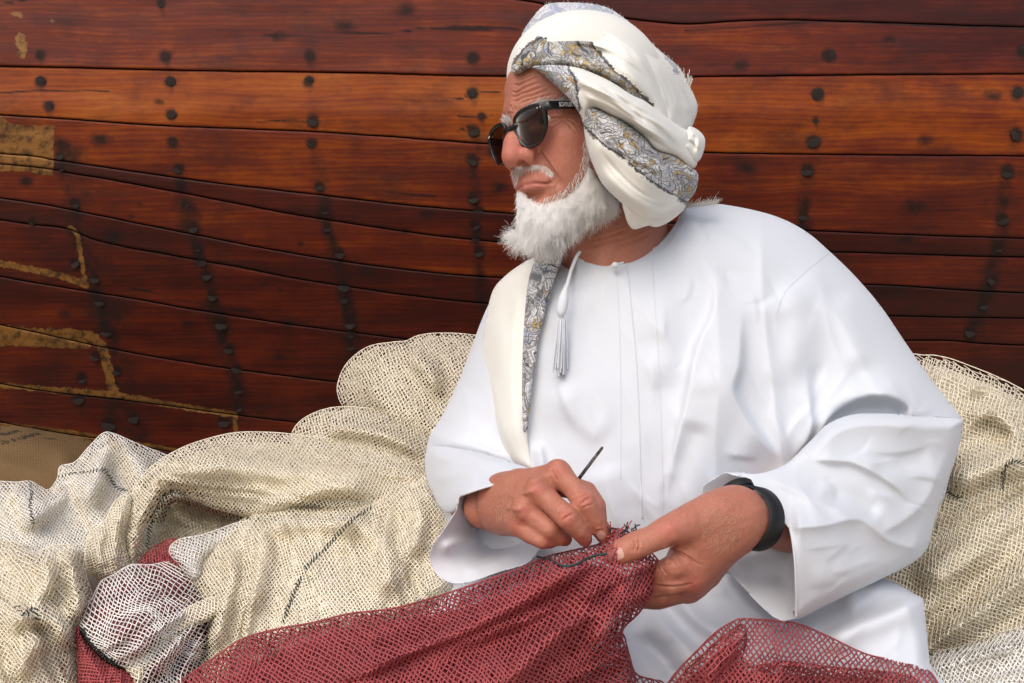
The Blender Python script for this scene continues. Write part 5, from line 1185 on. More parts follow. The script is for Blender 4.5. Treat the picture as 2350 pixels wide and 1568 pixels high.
# the wound inner mass
def dome():
    f = Field((-0.16, -0.2, -0.06), (0.16, 0.15, 0.22), 0.005)
    f.ell((0.0, -0.028, 0.075), (0.092, 0.118, 0.088), 0.02); f.ell((0, -0.08, 0.01), (0.085, 0.07, 0.08), 0.03)
    V, Q = f.mesh(); V = h2w(V)
    return V, Q
V, Q = dome(); mesh_obj('inner_wrap', V, quads=Q, mat=SCARF, parent=turban, uv=V[:, [0, 2]])
T = lambda name, out, mat, off, **k: relief(name, out, lambda x, y: tb(x, y) - off, mat, turban, **{**dict(bulge=0.03, R=26, step=2.2, back=0.05, smooth_it=1), **k})
T('crown_wrap', [(1174, 186), (1168, 148), (1178, 124), (1189, 106), (1200, 72), (1222, 40), (1244, 16), (1266, 7), (1320, 6), (1364, 10), (1406, 24), (1462, 66), (1506, 110), (1536, 134), (1560, 158), (1584, 202), (1600, 243), (1592, 280), (1575, 310), (1540, 330), (1480, 300), (1400, 200), (1300, 150), (1220, 150)], PAIS_BLUE, -0.010, bulge=0.07, R=60, back=0.1,
  strokes=creases(*BACK, 6, 3.5, 0.007, 3) + [([(1450, 70), (1500, 140), (1540, 240), (1545, 310)], 13, 0.014), ([(1490, 100), (1540, 180), (1565, 290)], 9, 0.009), ([(1530, 140), (1572, 215), (1580, 280)], 7, 0.006)],
  mask=[[(1150, 210), (1150, 100), (1200, 20), (1260, -20), (1400, -10), (1470, 66), (1440, 100), (1300, 80), (1200, 150)], [(1510, 112), (1545, 130), (1562, 168), (1548, 172), (1530, 146)]])
T('upper_wrap', [(1180, 172), (1173, 156), (1177, 136), (1189, 106), (1222, 72), (1265, 46), (1309, 38), (1352, 41), (1406, 52), (1448, 84), (1490, 140), (1520, 200), (1535, 262), (1522, 286), (1490, 246), (1461, 234), (1428, 214), (1374, 180), (1341, 172), (1300, 160), (1255, 156), (1222, 156), (1196, 168)], PAIS_OCHRE, 0.014, bulge=0.032, R=30,
  strokes=creases(*UP, 10, 5, 0.010, 1) + [([(1200, 110), (1262, 66), (1330, 58), (1400, 86), (1450, 150), (1500, 230)], 15, 0.011), ([(1330, 46), (1420, 72), (1480, 150), (1525, 250)], 9, 0.010), ([(1350, 86), (1420, 140), (1490, 225)], 8, 0.008), ([(1190, 150), (1240, 122), (1300, 112), (1360, 140), (1440, 200)], 8, 0.006), ([(1190, 140), (1230, 104), (1290, 90), (1350, 104)], 6, -0.004)], uvrot=30,
  mask=[[(1160, 180), (1168, 150), (1186, 122), (1202, 102), (1234, 84), (1262, 80), (1309, 74), (1337, 72), (1364, 98), (1396, 138), (1430, 170), (1462, 200), (1500, 238), (1510, 270), (1461, 250), (1400, 220), (1300, 190), (1200, 190)]])
T('middle_wrap', [(1220, 154), (1250, 149), (1290, 149), (1330, 156), (1352, 164), (1400, 186), (1450, 218), (1480, 232), (1520, 262), (1560, 290), (1584, 305), (1592, 340), (1600, 372), (1586, 386), (1545, 358), (1504, 344), (1478, 316), (1440, 286), (1400, 266), (1360, 250), (1344, 290), (1338, 284), (1330, 262), (1306, 228), (1266, 189), (1240, 166)], PAIS, 0.031, bulge=0.026, R=24,
  strokes=creases(*MID, 7, 3.2, 0.006, 2) + [([(1300, 165), (1345, 190), (1410, 228), (1470, 284), (1540, 334)], 13, 0.012), ([(1400, 200), (1460, 236), (1520, 290), (1575, 345)], 10, 0.012), ([(1330, 205), (1390, 250), (1450, 285)], 8, 0.007), ([(1370, 190), (1430, 234), (1500, 306)], 4, -0.008)], uvrot=50,
  mask=[[(1200, 140), (1250, 140), (1300, 142), (1314, 160), (1327, 186), (1333, 220), (1338, 300), (1320, 270), (1260, 200), (1220, 170)]])
T('lower_wrap', [(1331, 232), (1360, 245), (1401, 262), (1440, 285), (1479, 316), (1503, 344), (1550, 359), (1590, 386), (1602, 404), (1595, 440), (1576, 466), (1568, 482), (1548, 500), (1520, 517), (1496, 520), (1470, 504), (1440, 480), (1426, 466), (1382, 422), (1354, 362), (1343, 318), (1336, 270)], PAIS, 0.032, bulge=0.024, R=24,
  strokes=creases(*LOW, 6, 4.5, 0.004, 5) + [([(1350, 310), (1400, 350), (1470, 400), (1570, 455)], 22, 0.006), ([(1380, 380), (1450, 450), (1520, 492)], 20, 0.008), ([(1480, 500), (1520, 503), (1555, 484)], 6, -0.012), ([(1340, 260), (1400, 300), (1500, 370), (1580, 420)], 16, 0.004)], uvrot=35,
  mask=[[(1320, 220), (1401, 250), (1460, 280), (1510, 335), (1560, 350), (1620, 390), (1610, 450), (1576, 470), (1511, 434), (1460, 398), (1425, 366), (1386, 340), (1346, 304), (1320, 270)]])
T('tail_end', [(1430, 466), (1470, 488), (1496, 512), (1478, 520), (1454, 526), (1442, 515), (1434, 494)], SCARF, 0.022, bulge=0.012, R=12, back=0.02)
T('twist_knot', [(1578, 292), (1590, 292), (1606, 302), (1617, 318), (1616, 340), (1606, 366), (1592, 372), (1574, 352), (1560, 335), (1572, 318)], SCARF, 0.034, bulge=0.03, R=18, strokes=[([(1580, 298), (1602, 316), (1600, 350)], 5, 0.012), ([(1570, 322), (1588, 330), (1596, 350)], 4, -0.014)])
# loose woven fringe at the back and on the shoulder
def fringe(name, roots, dirs, n, L, r, mat, parent, spread):
    A = []; B = []; C = []
    for (x, y, d), (dx, dy) in zip(roots, dirs):
        for _ in range(n):
            a = np.array([x + random.gauss(0, 3), y + random.gauss(0, 2)]); e = np.array([dx, dy]) + np.array([random.gauss(0, spread), random.gauss(0, spread)]); l = L * random.uniform(0.5, 1.1)
            m = a + e * l * 0.55 + np.array([random.gauss(0, 1), random.gauss(0, 1)]); b = m + (e + np.array([random.gauss(0, .35), random.gauss(0, .35)])) * l * 0.45
            A.append(to_world(*a, d)); B.append(to_world(*m, d + random.gauss(0, .004))); C.append(to_world(*b, d + random.gauss(0, .006)))
    V1, Q1 = prisms(A, B, r); V2, Q2 = prisms(B, C, r * 0.6)
    return mesh_obj(name, np.concatenate([V1, V2]), quads=np.concatenate([Q1, Q2 + len(V1)]), mat=mat, parent=parent, uv=np.zeros((len(V1) + len(V2), 2)))
fringe('fringe', [(1574, 190, 1.19), (1577, 196, 1.19)], [(0.2, -1), (0.3, -0.9)], 7, 28, 0.0007, SCARF, turban, 0.2)
fringe('fringe', [(1566 + 9 * k, 476 - 1.2 * k, 1.15 + 0.004 * k) for k in range(9)], [(0.75, -0.35)] * 9, 36, 17, 0.00022, SCARF, turban, 0.35)
# fuzz of the wool along the crown
ou = resample(catmull([(1176, 150), (1190, 106), (1202, 72), (1244, 17), (1266, 7), (1320, 6), (1406, 24), (1506, 110), (1560, 158), (1600, 243)], 8), 240)
A = to_world(ou[:, 0], ou[:, 1] + 3, tb(ou[:, 0], ou[:, 1]) + 0.05); ang = RNG.uniform(0, 6.28, 240); B = to_world(ou[:, 0] + 4 * np.cos(ang), ou[:, 1] + 4 * np.sin(ang) - 1, tb(ou[:, 0], ou[:, 1]) + 0.05)
V, Q = prisms(A, B, 0.00014); mesh_obj('wool_fuzz', V, quads=Q, mat=SCARF, parent=turban, uv=np.zeros((len(V), 2)))

# ------------------------------------------------------------------ sunglasses (built in head axes)
glasses = empty('sunglasses'); glasses.parent = person; glasses['label'] = 'black plastic sunglasses with dark grey lenses'
def mat_acetate():
    t = NT('black_acetate', 0.22, 0.5); t.color((0.008, 0.008, 0.009)); return t.m
ACE = mat_acetate()
def mat_lens():
    t = NT('tinted_lens', 0.03, 0.5); t.color((0.11, 0.085, 0.095)); t.b.inputs['Transmission Weight'].default_value = 1.0; t.b.inputs['IOR'].default_value = 1.06
    tr = t.new('ShaderNodeBsdfTransparent'); tr.inputs[0].default_value = (0.16, 0.125, 0.135, 1)
    gl = t.new('ShaderNodeBsdfGlossy'); gl.inputs['Roughness'].default_value = 0.02; gl.inputs[0].default_value = (0.9, 0.92, 1, 1)
    fr = t.new('ShaderNodeFresnel'); fr.inputs[0].default_value = 1.36
    mx = t.new('ShaderNodeMixShader'); t.link(fr.outputs[0], mx.inputs[0]); t.link(tr.outputs[0], mx.inputs[1]); t.link(gl.outputs[0], mx.inputs[2])
    t.link(mx.outputs[0], next(n for n in t.n if n.type == 'OUTPUT_MATERIAL').inputs[0]); return t.m
LENS_M = mat_lens()
def mat_steel(name='bright_steel', c=(0.75, 0.75, 0.75)):
    t = NT(name, 0.3); t.color(c); t.b.inputs['Metallic'].default_value = 1.0; return t.m
STEEL = mat_steel()
GZ, GY, TILT = -0.0160, 0.1095, math.radians(9)
def gl(x, z, out=0.0):                      # frame plane: wraps back towards the temples, leans in at the bottom
    y = GY - 3.1 * x * x * (1 if abs(x) > 0.012 else 0.8) + z * math.tan(TILT) + out
    return (x, y, GZ + z + x * math.tan(math.radians(6.5)))        # worn a little askew
LENS_O = [(0.0095, 0.008), (0.0125, 0.0165), (0.022, 0.0205), (0.036, 0.0215), (0.050, 0.0205), (0.0575, 0.0165), (0.0590, 0.006), (0.0560, -0.008), (0.0480, -0.0190), (0.0365, -0.0235), (0.0245, -0.0215), (0.0150, -0.0120), (0.0105, -0.001)]
LENS_O = [(0.0095 + (x - 0.0095) * 0.92, z * 0.97) for x, z in LENS_O]
for s in (1, -1):
    c = catmull(LENS_O, 5, True); n = len(c); ctr = c.mean(0); V = []; 
    T_ = np.roll(c, -1, 0) - np.roll(c, 1, 0); Nn = np.stack([T_[:, 1], -T_[:, 0]], -1); Nn /= np.linalg.norm(Nn, axis=1, keepdims=True)
    Nn *= np.sign(((c - ctr) * Nn).sum(1))[:, None]
    wdt = 0.0020 + 0.0020 * np.clip((c[:, 1] - 0.008) / 0.012, 0, 1) + 0.0016 * np.clip((c[:, 0] - 0.048) / 0.01, 0, 1)
    prof = [(0.0, -0.0022), (0.0, 0.0014), (0.35, 0.0024), (0.75, 0.0024), (1.0, 0.0012), (1.0, -0.0022)]
    for a, b in prof:
        for k in range(n):
            p = c[k] + Nn[k] * wdt[k] * a; V.append(gl(s * p[0], p[1], b))
    V = h2w(V); m = len(prof)
    Q = np.array([(i * n + k, i * n + (k + 1) % n, ((i + 1) % m) * n + (k + 1) % n, ((i + 1) % m) * n + k) for i in range(m) for k in range(n)])
    fr = mesh_obj('rim', V, quads=Q, mat=ACE, parent=glasses)
    rings = [1.0, 0.75, 0.5, 0.25]; LV = []
    for r_ in rings:
        for k in range(n):
            p = ctr + (c[k] - ctr) * r_; LV.append(gl(s * p[0], p[1], 0.0012 * (1 - r_ ** 2)))
    LV.append(gl(s * ctr[0], ctr[1], 0.0012))
    LQ = np.array([(i * n + k, i * n + (k + 1) % n, (i + 1) * n + (k + 1) % n, (i + 1) * n + k) for i in range(3) for k in range(n)]); LT = np.array([(3 * n + k, 3 * n + (k + 1) % n, 4 * n) for k in range(n)])
    mesh_obj('lens', h2w(LV), quads=LQ, tris=LT, mat=LENS_M, parent=glasses)
    # temple arm
    hx0 = 0.0565
    pts = [np.array(gl(s * hx0, 0.0165)), np.array(gl(s * 0.0635, 0.0165)) + (0, -0.004, 0), np.array([s * 0.0695, 0.066, GZ + 0.0185 + s * 0.0075]), np.array([s * 0.076, 0.03, GZ + 0.0205 + s * 0.0075]), np.array([s * 0.079, -0.01, GZ + 0.023 + s * 0.007])]
    pc = catmull(pts, 6); hh = np.interp(np.linspace(0, 1, len(pc)), [0, 0.2, 0.5, 1], [0.0050, 0.0052, 0.0049, 0.0042]); th = 0.0021
    TV = []
    for k in range(len(pc)):
        t_ = pc[min(k + 1, len(pc) - 1)] - pc[max(k - 1, 0)]; t_ /= np.linalg.norm(t_); sd = np.cross(t_, (0, 0, 1)); sd /= np.linalg.norm(sd); up = np.cross(sd, t_)
        for a, b in ((-1, -.8), (-.6, -1), (.6, -1), (1, -.8), (1, .8), (.6, 1), (-.6, 1), (-1, .8)): TV.append(pc[k] + sd * th * a + up * hh[k] * b)
    TQ = np.array([(k * 8 + j, k * 8 + (j + 1) % 8, (k + 1) * 8 + (j + 1) % 8, (k + 1) * 8 + j) for k in range(len(pc) - 1) for j in range(8)])
    tm = mesh_obj('temple', h2w(TV), quads=TQ, polys=[list(range(8)), list(range((len(pc) - 1) * 8, len(pc) * 8))], mat=ACE, parent=glasses, smooth=False)
    for dx in (0.0, 0.0042):
        f = Field((-0.003,) * 3, (0.003,) * 3, 0.0006); f.ell((0, 0, 0), (0.0009, 0.0008, 0.0015), 0.0001); v, q = f.mesh()
        mesh_obj('rivet', h2w(v + np.array(gl(s * (0.0500 + dx), 0.0160 + 0.001, 0.0028))), quads=q, mat=STEEL, parent=fr)
    if s == 1:
        tc = bpy.data.curves.new('lettering', 'FONT'); tc.body = 'SCHYLER'; tc.size = 0.0076; tc.extrude = 0.0001; tc.align_x = 'CENTER'; tc.align_y = 'CENTER'; tc.offset = 0.0002
        to = bpy.data.objects.new('lettering', tc); COL.objects.link(to)
        tm_ = NT('white_print', 0.5); tm_.color((0.8, 0.8, 0.8)); tc.materials.append(tm_.m)
        i0 = 10; e = pc[i0 + 2] - pc[i0 - 2]; e /= np.linalg.norm(e); xw = HM @ e; sd = np.cross(e, (0, 0, 1)); sd /= np.linalg.norm(sd); sd *= np.sign(sd[0]) ; nw = HM @ sd; yw = np.cross(nw, xw)
        if yw[2] < 0: yw = -yw; xw = -xw
        loc = h2w(pc[i0] + sd * (th + 0.0003))
        M = Matrix(((xw[0] * 0.62, yw[0], nw[0], loc[0]), (xw[1] * 0.62, yw[1], nw[1], loc[1]), (xw[2] * 0.62, yw[2], nw[2], loc[2]), (0, 0, 0, 1)))
        bpy.context.view_layer.update(); dg = bpy.context.evaluated_depsgraph_get(); me = bpy.data.meshes.new_from_object(to.evaluated_get(dg)); me.transform(M)
        bpy.data.objects.remove(to); lo = bpy.data.objects.new('lettering', me); COL.objects.link(lo); lo.parent = tm
bc = catmull([gl(-0.0115, 0.010), gl(-0.006, 0.0085, 0.002), gl(0, 0.0078, 0.003), gl(0.006, 0.0085, 0.002), gl(0.0115, 0.010)], 5)
V, Q, P = tube(h2w(bc), 0.0034, 8); mesh_obj('bridge', V, quads=Q, polys=P, mat=ACE, parent=glasses)
# eyes
def mat_eye():
    t = NT('eye_white', 0.15, 0.6); t.color((0.62, 0.58, 0.55)); return t.m
def mat_iris():
    t = NT('iris', 0.1, 0.6); t.color((0.03, 0.018, 0.012)); return t.m
EYE, IRIS = mat_eye(), mat_iris()
for s in (1, -1):
    f = Field((-0.015,) * 3, (0.015,) * 3, 0.001); f.ell((0, 0, 0), (0.0118,) * 3, 0.001); v, q = f.mesh(); e = mesh_obj('eye', h2w(v + np.array((s * 0.031, 0.0718, 0.0))), quads=q, mat=EYE, parent=person)
    f = Field((-0.008,) * 3, (0.008,) * 3, 0.0008); f.ell((0, 0, 0), (0.0055, 0.002, 0.0055), 0.001); v, q = f.mesh(); mesh_obj('iris', h2w(v + np.array((s * 0.031 - 0.001, 0.0825, 0.0))), quads=q, mat=IRIS, parent=e)

# ------------------------------------------------------------------ beard, moustache, eyebrows
def mat_hair(name, c0, c1):
    t = NT(name, 0.55, 0.3); o = t.obj(); n = t.noise(o, 160, 3); t.color(t.mix(n, c0, c1))
    t.b.inputs['Sheen Weight'].default_value = 0.1; return t.m
HAIR = mat_hair('white_hair', (0.9, 0.88, 0.85), (0.96, 0.95, 0.93))
BROW = mat_hair('grey_hair', (0.66, 0.64, 0.61), (0.9, 0.88, 0.85))
def strands(name, roots, dirs, L, r, mat, parent, seg=5, curl=0.25, grav=(0, 0), nrm=None, out=0.3, seed=0):
    """roots (n,3) world, dirs (n,3) unit; each strand bends a little and tapers"""
    g = np.random.default_rng(seed); n = len(roots); P = [roots]; d = dirs.copy(); L = np.broadcast_to(L, (n,)) 
    bend = g.normal(0, curl, (n, 3))
    for k in range(seg):
        P.append(P[-1] + d * (L / seg)[:, None]); d = d + bend / seg + g.normal(0, curl * 0.25, (n, 3)) + np.array([grav[0], 0, grav[1]]) / seg; d /= np.linalg.norm(d, axis=1, keepdims=True)
    VV = []; QQ = []; off = 0
    for k in range(seg):
        r0 = r * (1 - 0.8 * (k / seg) ** 1.5)
        V, Q = prisms(P[k], P[k + 1] + (P[k + 1] - P[k]) * 0.06, r0, 3, up=(-0.1, -0.8, 0.6)); VV.append(V); QQ.append(Q + off); off += len(V)
    return mesh_obj(name, np.concatenate(VV), quads=np.concatenate(QQ), mat=mat, parent=parent)
def sample_poly(poly, n, seed):
    g = np.random.default_rng(seed); reg = Region(poly); lo = reg.poly[:, :2].min(0); hi = reg.poly[:, :2].max(0); out = np.zeros((0, 2))
    while len(out) < n:
        q = g.uniform(lo, hi, (4 * n, 2)); q = q[inside_poly(q, reg.poly)]; out = np.concatenate([out, q])
    return out[:n], reg
def flow(ctrl):
    fx = rbf([(c[0], c[1], c[2]) for c in ctrl]); fy = rbf([(c[0], c[1], c[3]) for c in ctrl]); return lambda x, y: (fx(x, y), fy(x, y))
BEARD = [(1348, 322), (1356, 366), (1376, 410), (1412, 452), (1422, 466), (1402, 486), (1360, 506), (1324, 532), (1306, 548), (1284, 566), (1258, 574), (1225, 572), (1198, 558), (1188, 546), (1188, 530), (1189, 500), (1186, 460), (1187, 436), (1200, 440), (1220, 456), (1240, 464), (1268, 456), (1300, 440), (1322, 412), (1338, 380), (1341, 350)]
bdep = rbf([(1345, 330, 1.062), (1350, 390, 1.058), (1400, 455, 1.068), (1410, 485, 1.075), (1300, 460, 1.058), (1240, 470, 1.05), (1190, 445, 1.068), (1200, 500, 1.048), (1270, 510, 1.042), (1190, 550, 1.055), (1260, 570, 1.048), (1340, 520, 1.06)])
beard = relief('beard', [(1350, 345), (1360, 380), (1384, 424), (1408, 458), (1412, 476), (1398, 492), (1360, 510), (1326, 536), (1306, 556), (1280, 572), (1240, 574), (1206, 562), (1190, 546), (1192, 500), (1191, 455), (1205, 452), (1240, 472), (1275, 464), (1308, 446), (1330, 418), (1342, 386), (1346, 360)], lambda x, y: bdep(x, y) + 0.011, HAIR, person, bulge=0.045, R=44, back=0.03, step=4,
    fold=lambda x, y: 0.006 * fbm(x / 14.0, y / 30.0, 91) + 0.004 * fbm(x / 5.0, y / 12.0, 92))
fl = flow([(1345, 330, 0.05, 1), (1350, 400, 0.0, 1), (1400, 450, 0.1, 1), (1415, 485, -0.1, 1), (1300, 450, -0.35, 0.9), (1240, 470, -0.25, 1), (1190, 450, -0.1, 1), (1270, 520, -0.3, 0.95), (1190, 540, -0.2, 0.9), (1230, 575, -0.3, 0.85), (1350, 510, -0.45, 0.9), (1300, 560, -0.45, 0.85), (1188, 500, -0.08, 1)])
def grow(name, poly, n, depth, Lfn, r, mat, parent, seed, curl=0.3, toward=0.25, lift=0.0, flow_fn=fl, on_head=False, bulge=0.04, Rr=44, jit=0.22, clump=0.0):
    q, reg = sample_poly(poly, n, seed); d2 = reg.dist(q)[0]; t = np.clip(-d2 / Rr, 0, 1); prof = np.sqrt(1 - (1 - t) ** 2); g = np.random.default_rng(seed + 1)
    if on_head:
        pts = []; ok = []
        for k, (x, y) in enumerate(q):
            p, nn = hit_head(x, y)
            if p is not None and p[1] < 1.3: pts.append(tuple(p)); ok.append(k)
        q = q[ok]; R0 = np.array(pts)
    else: R0 = to_world(q[:, 0], q[:, 1], depth(q[:, 0], q[:, 1]) + bulge * (1 - prof) + lift)
    fx, fy = flow_fn(q[:, 0], q[:, 1]); D = np.stack([fx + clump * (vnoise(q[:, 0] / 13.0, q[:, 1] / 20.0, seed) - 0.5), -toward + clump * (vnoise(q[:, 0] / 13.0 + 50, q[:, 1] / 20.0, seed) - 0.5), -fy], -1) + g.normal(0, jit, (len(q), 3)); D /= np.linalg.norm(D, axis=1, keepdims=True)
    return strands(name, R0, D, Lfn(q, g), r, mat, parent, seed=seed, curl=curl)
grow('beard_hair', BEARD, 12000, bdep, lambda q, g: (0.010 + 0.011 * np.clip((q[:, 1] - 380) / 150, 0, 1)) * g.uniform(0.5, 1.15, len(q)) * (0.65 + 0.7 * vnoise(q[:, 0] / 12.0, q[:, 1] / 18.0, 9)), 0.00016, HAIR, beard, 5, curl=0.45, toward=0.25, lift=0.004, jit=0.1, clump=1.1)
grow('beard_wisps', [(1190, 500), (1240, 520), (1330, 500), (1330, 535), (1280, 566), (1220, 574), (1186, 552), (1182, 530)], 900, bdep, lambda q, g: 0.02 * g.uniform(0.5, 1.25, len(q)), 0.00016, HAIR, beard, 55, curl=0.7, toward=0.1, lift=0.006, jit=0.14, clump=1.4)
grow('chin_tuft', [(1172, 536), (1186, 528), (1204, 540), (1200, 560), (1180, 556)], 420, bdep, lambda q, g: 0.02 * g.uniform(0.4, 1.2, len(q)), 0.00016, HAIR, beard, 65, curl=0.8, toward=0.0, lift=0.004, jit=0.3, clump=0.8, flow_fn=lambda x, y: (0 * x - 0.9, 0 * y + 0.15))
grow('stubble', [(1341, 300), (1352, 330), (1362, 400), (1424, 470), (1400, 500), (1330, 545), (1240, 470), (1220, 452), (1262, 450), (1296, 428), (1318, 404), (1334, 372), (1338, 330)], 1500, None, lambda q, g: 0.010 * g.uniform(0.5, 1.2, len(q)), 0.00018, HAIR, beard, 15, curl=0.5, toward=0.35, on_head=True, clump=0.6)
grow('moustache', [(1174, 388), (1186, 382), (1206, 379), (1228, 377), (1248, 380), (1266, 394), (1268, 404), (1258, 402), (1244, 393), (1226, 388), (1206, 392), (1194, 400), (1188, 414), (1184, 424), (1178, 414), (1174, 402)], 520, None, lambda q, g: 0.006 * g.uniform(0.6, 1.2, len(q)), 0.00016, HAIR, person, 25, curl=0.4, toward=0.4, on_head=True, flow_fn=flow([(1175, 400, -0.2, 1), (1206, 380, 0.1, 1), (1250, 385, 0.5, 0.9), (1266, 398, 0.4, 1)]))
grow('eyebrow', [(1196, 258), (1204, 246), (1222, 236), (1250, 230), (1276, 229), (1290, 234), (1270, 238), (1240, 242), (1214, 252), (1202, 262)], 1500, None, lambda q, g: 0.016 * g.uniform(0.6, 1.2, len(q)), 0.00015, BROW, person, 35, curl=0.5, toward=0.25, on_head=True, jit=0.14, clump=0.5, flow_fn=flow([(1200, 250, 0.8, -0.3), (1220, 242, 0.95, -0.2), (1250, 234, 1, 0.05), (1285, 232, 1, 0.2)]))
grow('eyebrow', [(1158, 284), (1153, 275), (1157, 266), (1168, 267), (1180, 276), (1182, 284), (1170, 288)], 260, lambda x, y: 0 * x + 1.098, lambda q, g: 0.006 * g.uniform(0.6, 1.2, len(q)), 0.00016, BROW, person, 45, curl=0.9, toward=0.2, bulge=0.01, Rr=10, flow_fn=flow([(1155, 270, -0.6, -0.3), (1180, 280, -0.4, -0.6), (1165, 265, -0.7, -0.5), (1170, 285, -0.8, 0)]))
# fair hair on the wrists and backs of the hands
def wrist_hair():
    V = np.concatenate([parts_[1][0], parts_[2][0]]); n1 = len(parts_[1][0]); Q = np.concatenate([parts_[1][1], parts_[2][1] + n1]); N = vert_normals(V, Q); x, y = to_pix(V); g = np.random.default_rng(77)
    sel = []
    for poly, fd, n in (([(1600, 1180), (1650, 1140), (1690, 1132), (1712, 1170), (1700, 1230), (1655, 1270), (1620, 1240)], (-0.85, -0.35), 420), ([(1128, 1140), (1160, 1104), (1200, 1090), (1214, 1120), (1180, 1190), (1140, 1195)], (0.55, -0.5), 320)):
        m = np.nonzero(inside_poly(np.stack([x, y], -1), np.array(poly, float)) & (N[:, 1] < -0.05))[0]; m = g.choice(m, min(n, len(m)), replace=False)
        D = np.stack([np.full(len(m), fd[0]), np.zeros(len(m)), np.full(len(m), fd[1])], -1) + 0.35 * N[m] + g.normal(0, 0.35, (len(m), 3)); D /= np.linalg.norm(D, axis=1, keepdims=True); sel.append((V[m], D))
    R = np.concatenate([s[0] for s in sel]); D = np.concatenate([s[1] for s in sel])
    strands('arm_hair', R, D, 0.008 * g.uniform(0.5, 1.2, len(R)), 0.00009, mat_hair('fair_hair', (0.5, 0.33, 0.2), (0.7, 0.52, 0.36)), person, seed=9, curl=0.6)
wrist_hair()

# ------------------------------------------------------------------ watch on the left wrist
watch = empty('wristwatch'); watch.parent = person; watch['label'] = 'black rubber-strapped wristwatch'
def mat_rubber():
    t = NT('black_rubber', 0.6, 0.3); t.color((0.012, 0.012, 0.014)); return t.m
RUB = mat_rubber()
ax = to_world(1800, 1200, 0.955) - to_world(1690, 1182, 0.9); ax /= np.linalg.norm(ax); wc = to_world(1722, 1188, 0.912)
s1 = np.cross(ax, (0, 0, 1)); s1 /= np.linalg.norm(s1); s2 = np.cross(s1, ax)
ang = np.linspace(0, 2 * math.pi, 48, endpoint=False); rad = 0.0315; V = []
for (w_, dr) in ((-0.0125, 0), (-0.0112, 0.0028), (0.0112, 0.0028), (0.0125, 0)):
    for a in ang: V.append(wc + ax * w_ + (s1 * math.cos(a) + s2 * math.sin(a)) * (rad + dr))
Q = np.array([(i * 48 + k, i * 48 + (k + 1) % 48, (i + 1) * 48 + (k + 1) % 48, (i + 1) * 48 + k) for i in range(3) for k in range(48)])
strap = mesh_obj('strap', V, quads=Q, mat=RUB, parent=watch)
def disc(name, c, n_, e1, r, h, mat, parent, seg=28):
    n_ = np.asarray(n_, float); e2 = np.cross(n_, e1); V = []
    for (rr, hh) in ((1, 0), (1, h * 0.7), (0.88, h), (0.0001, h)):
        for k in range(seg): a = 2 * math.pi * k / seg; V.append(c + r * rr * (math.cos(a) * e1 + math.sin(a) * e2) + n_ * hh)
    Q = np.array([(i * seg + k, i * seg + (k + 1) % seg, (i + 1) * seg + (k + 1) % seg, (i + 1) * seg + k) for i in range(3) for k in range(seg)])
    return mesh_obj(name, V, quads=Q, mat=mat, parent=parent)
up_ = 0.75 * s2 * np.sign(s2[2]) + 0.6 * s1 * np.sign(s1[1]); up_ /= np.linalg.norm(up_); e1_ = ax
case = disc('watch_case', wc + up_ * rad, up_, e1_, 0.0185, 0.009, RUB, watch)
disc('watch_face', wc + up_ * (rad + 0.0088), up_, e1_, 0.0145, 0.0006, ACE, case)
for k in range(5):
    a = math.radians(-20 - 22 * k); r_ = (s1 * math.cos(a) * np.sign(-s1[1]) + s2 * math.sin(a) * np.sign(s2[2]))
    disc('strap_hole', wc + r_ * (rad + 0.0026), r_, ax, 0.0014, 0.0005, IRON, strap, 10)

# ------------------------------------------------------------------ red net drawn through the hands and over the lap
redn = [(1378, 1246), (1390, 1222), (1404, 1214), (1432, 1216), (1458, 1232), (1490, 1264), (1512, 1290), (1507, 1316), (1492, 1368), (1462, 1410), (1426, 1448), (1436, 1490), (1452, 1540), (1462, 1600), (1470, 1720), (360, 1720), (385, 1600), (425, 1556), (500, 1502), (560, 1464), (640, 1442), (720, 1428), (800, 1408), (900, 1396), (1000, 1369), (1100, 1336), (1200, 1301), (1250, 1278), (1300, 1266), (1345, 1256)]
rdep = [(1400, 1225, 0.862), (1490, 1285, 0.858), (1500, 1320, 0.855), (1300, 1275, 0.868), (1200, 1310, 0.9), (1000, 1380, 0.93), (700, 1440, 0.94), (450, 1560, 0.92), (1400, 1400, 0.82), (1440, 1440, 0.83), (1200, 1420, 0.83), (1000, 1500, 0.82), (800, 1560, 0.81), (1300, 1600, 0.78), (500, 1660, 0.84), (1440, 1620, 0.85)]
r1 = net('fishing_net', redn, rdep, 'brick-red net pulled up into the mending hands and trailing bottom left', thread=RED, core=None, bulge=0.03, R=26,
    strokes=[([(1390, 1260), (1280, 1330), (1100, 1420), (900, 1500), (760, 1600)], 30, 0.035, dict(w2=46)), ([(1420, 1300), (1330, 1400), (1220, 1500), (1120, 1620)], 34, 0.028), ([(1350, 1270), (1200, 1330), (1000, 1400), (760, 1470)], 18, 0.016), ([(1460, 1310), (1410, 1400), (1350, 1520)], 26, 0.02), ([(620, 1460), (560, 1520), (500, 1620)], 40, 0.02)],
    fold=F(-24, 44, 420, 0.02, 51), cell=12.8, asp=0.6, ang=-16, seed=51, r=0.00105, layers=2, gap=0.014, thread2=RED, ang2=-30, r2=0.0010, warp=16)
inner = [(700, 1475), (820, 1440), (1000, 1410), (1150, 1365), (1290, 1310), (1390, 1300), (1440, 1330), (1430, 1390), (1370, 1450), (1330, 1540), (1330, 1720), (420, 1720), (470, 1620), (560, 1540)]
relief('inner_fold', inner, lambda x, y: rbf(rdep)(x, y) + 0.026, CORE_RED, r1[0], bulge=0.03, R=60, step=9, back=0.02, fold=F(-24, 60, 420, 0.02, 52))
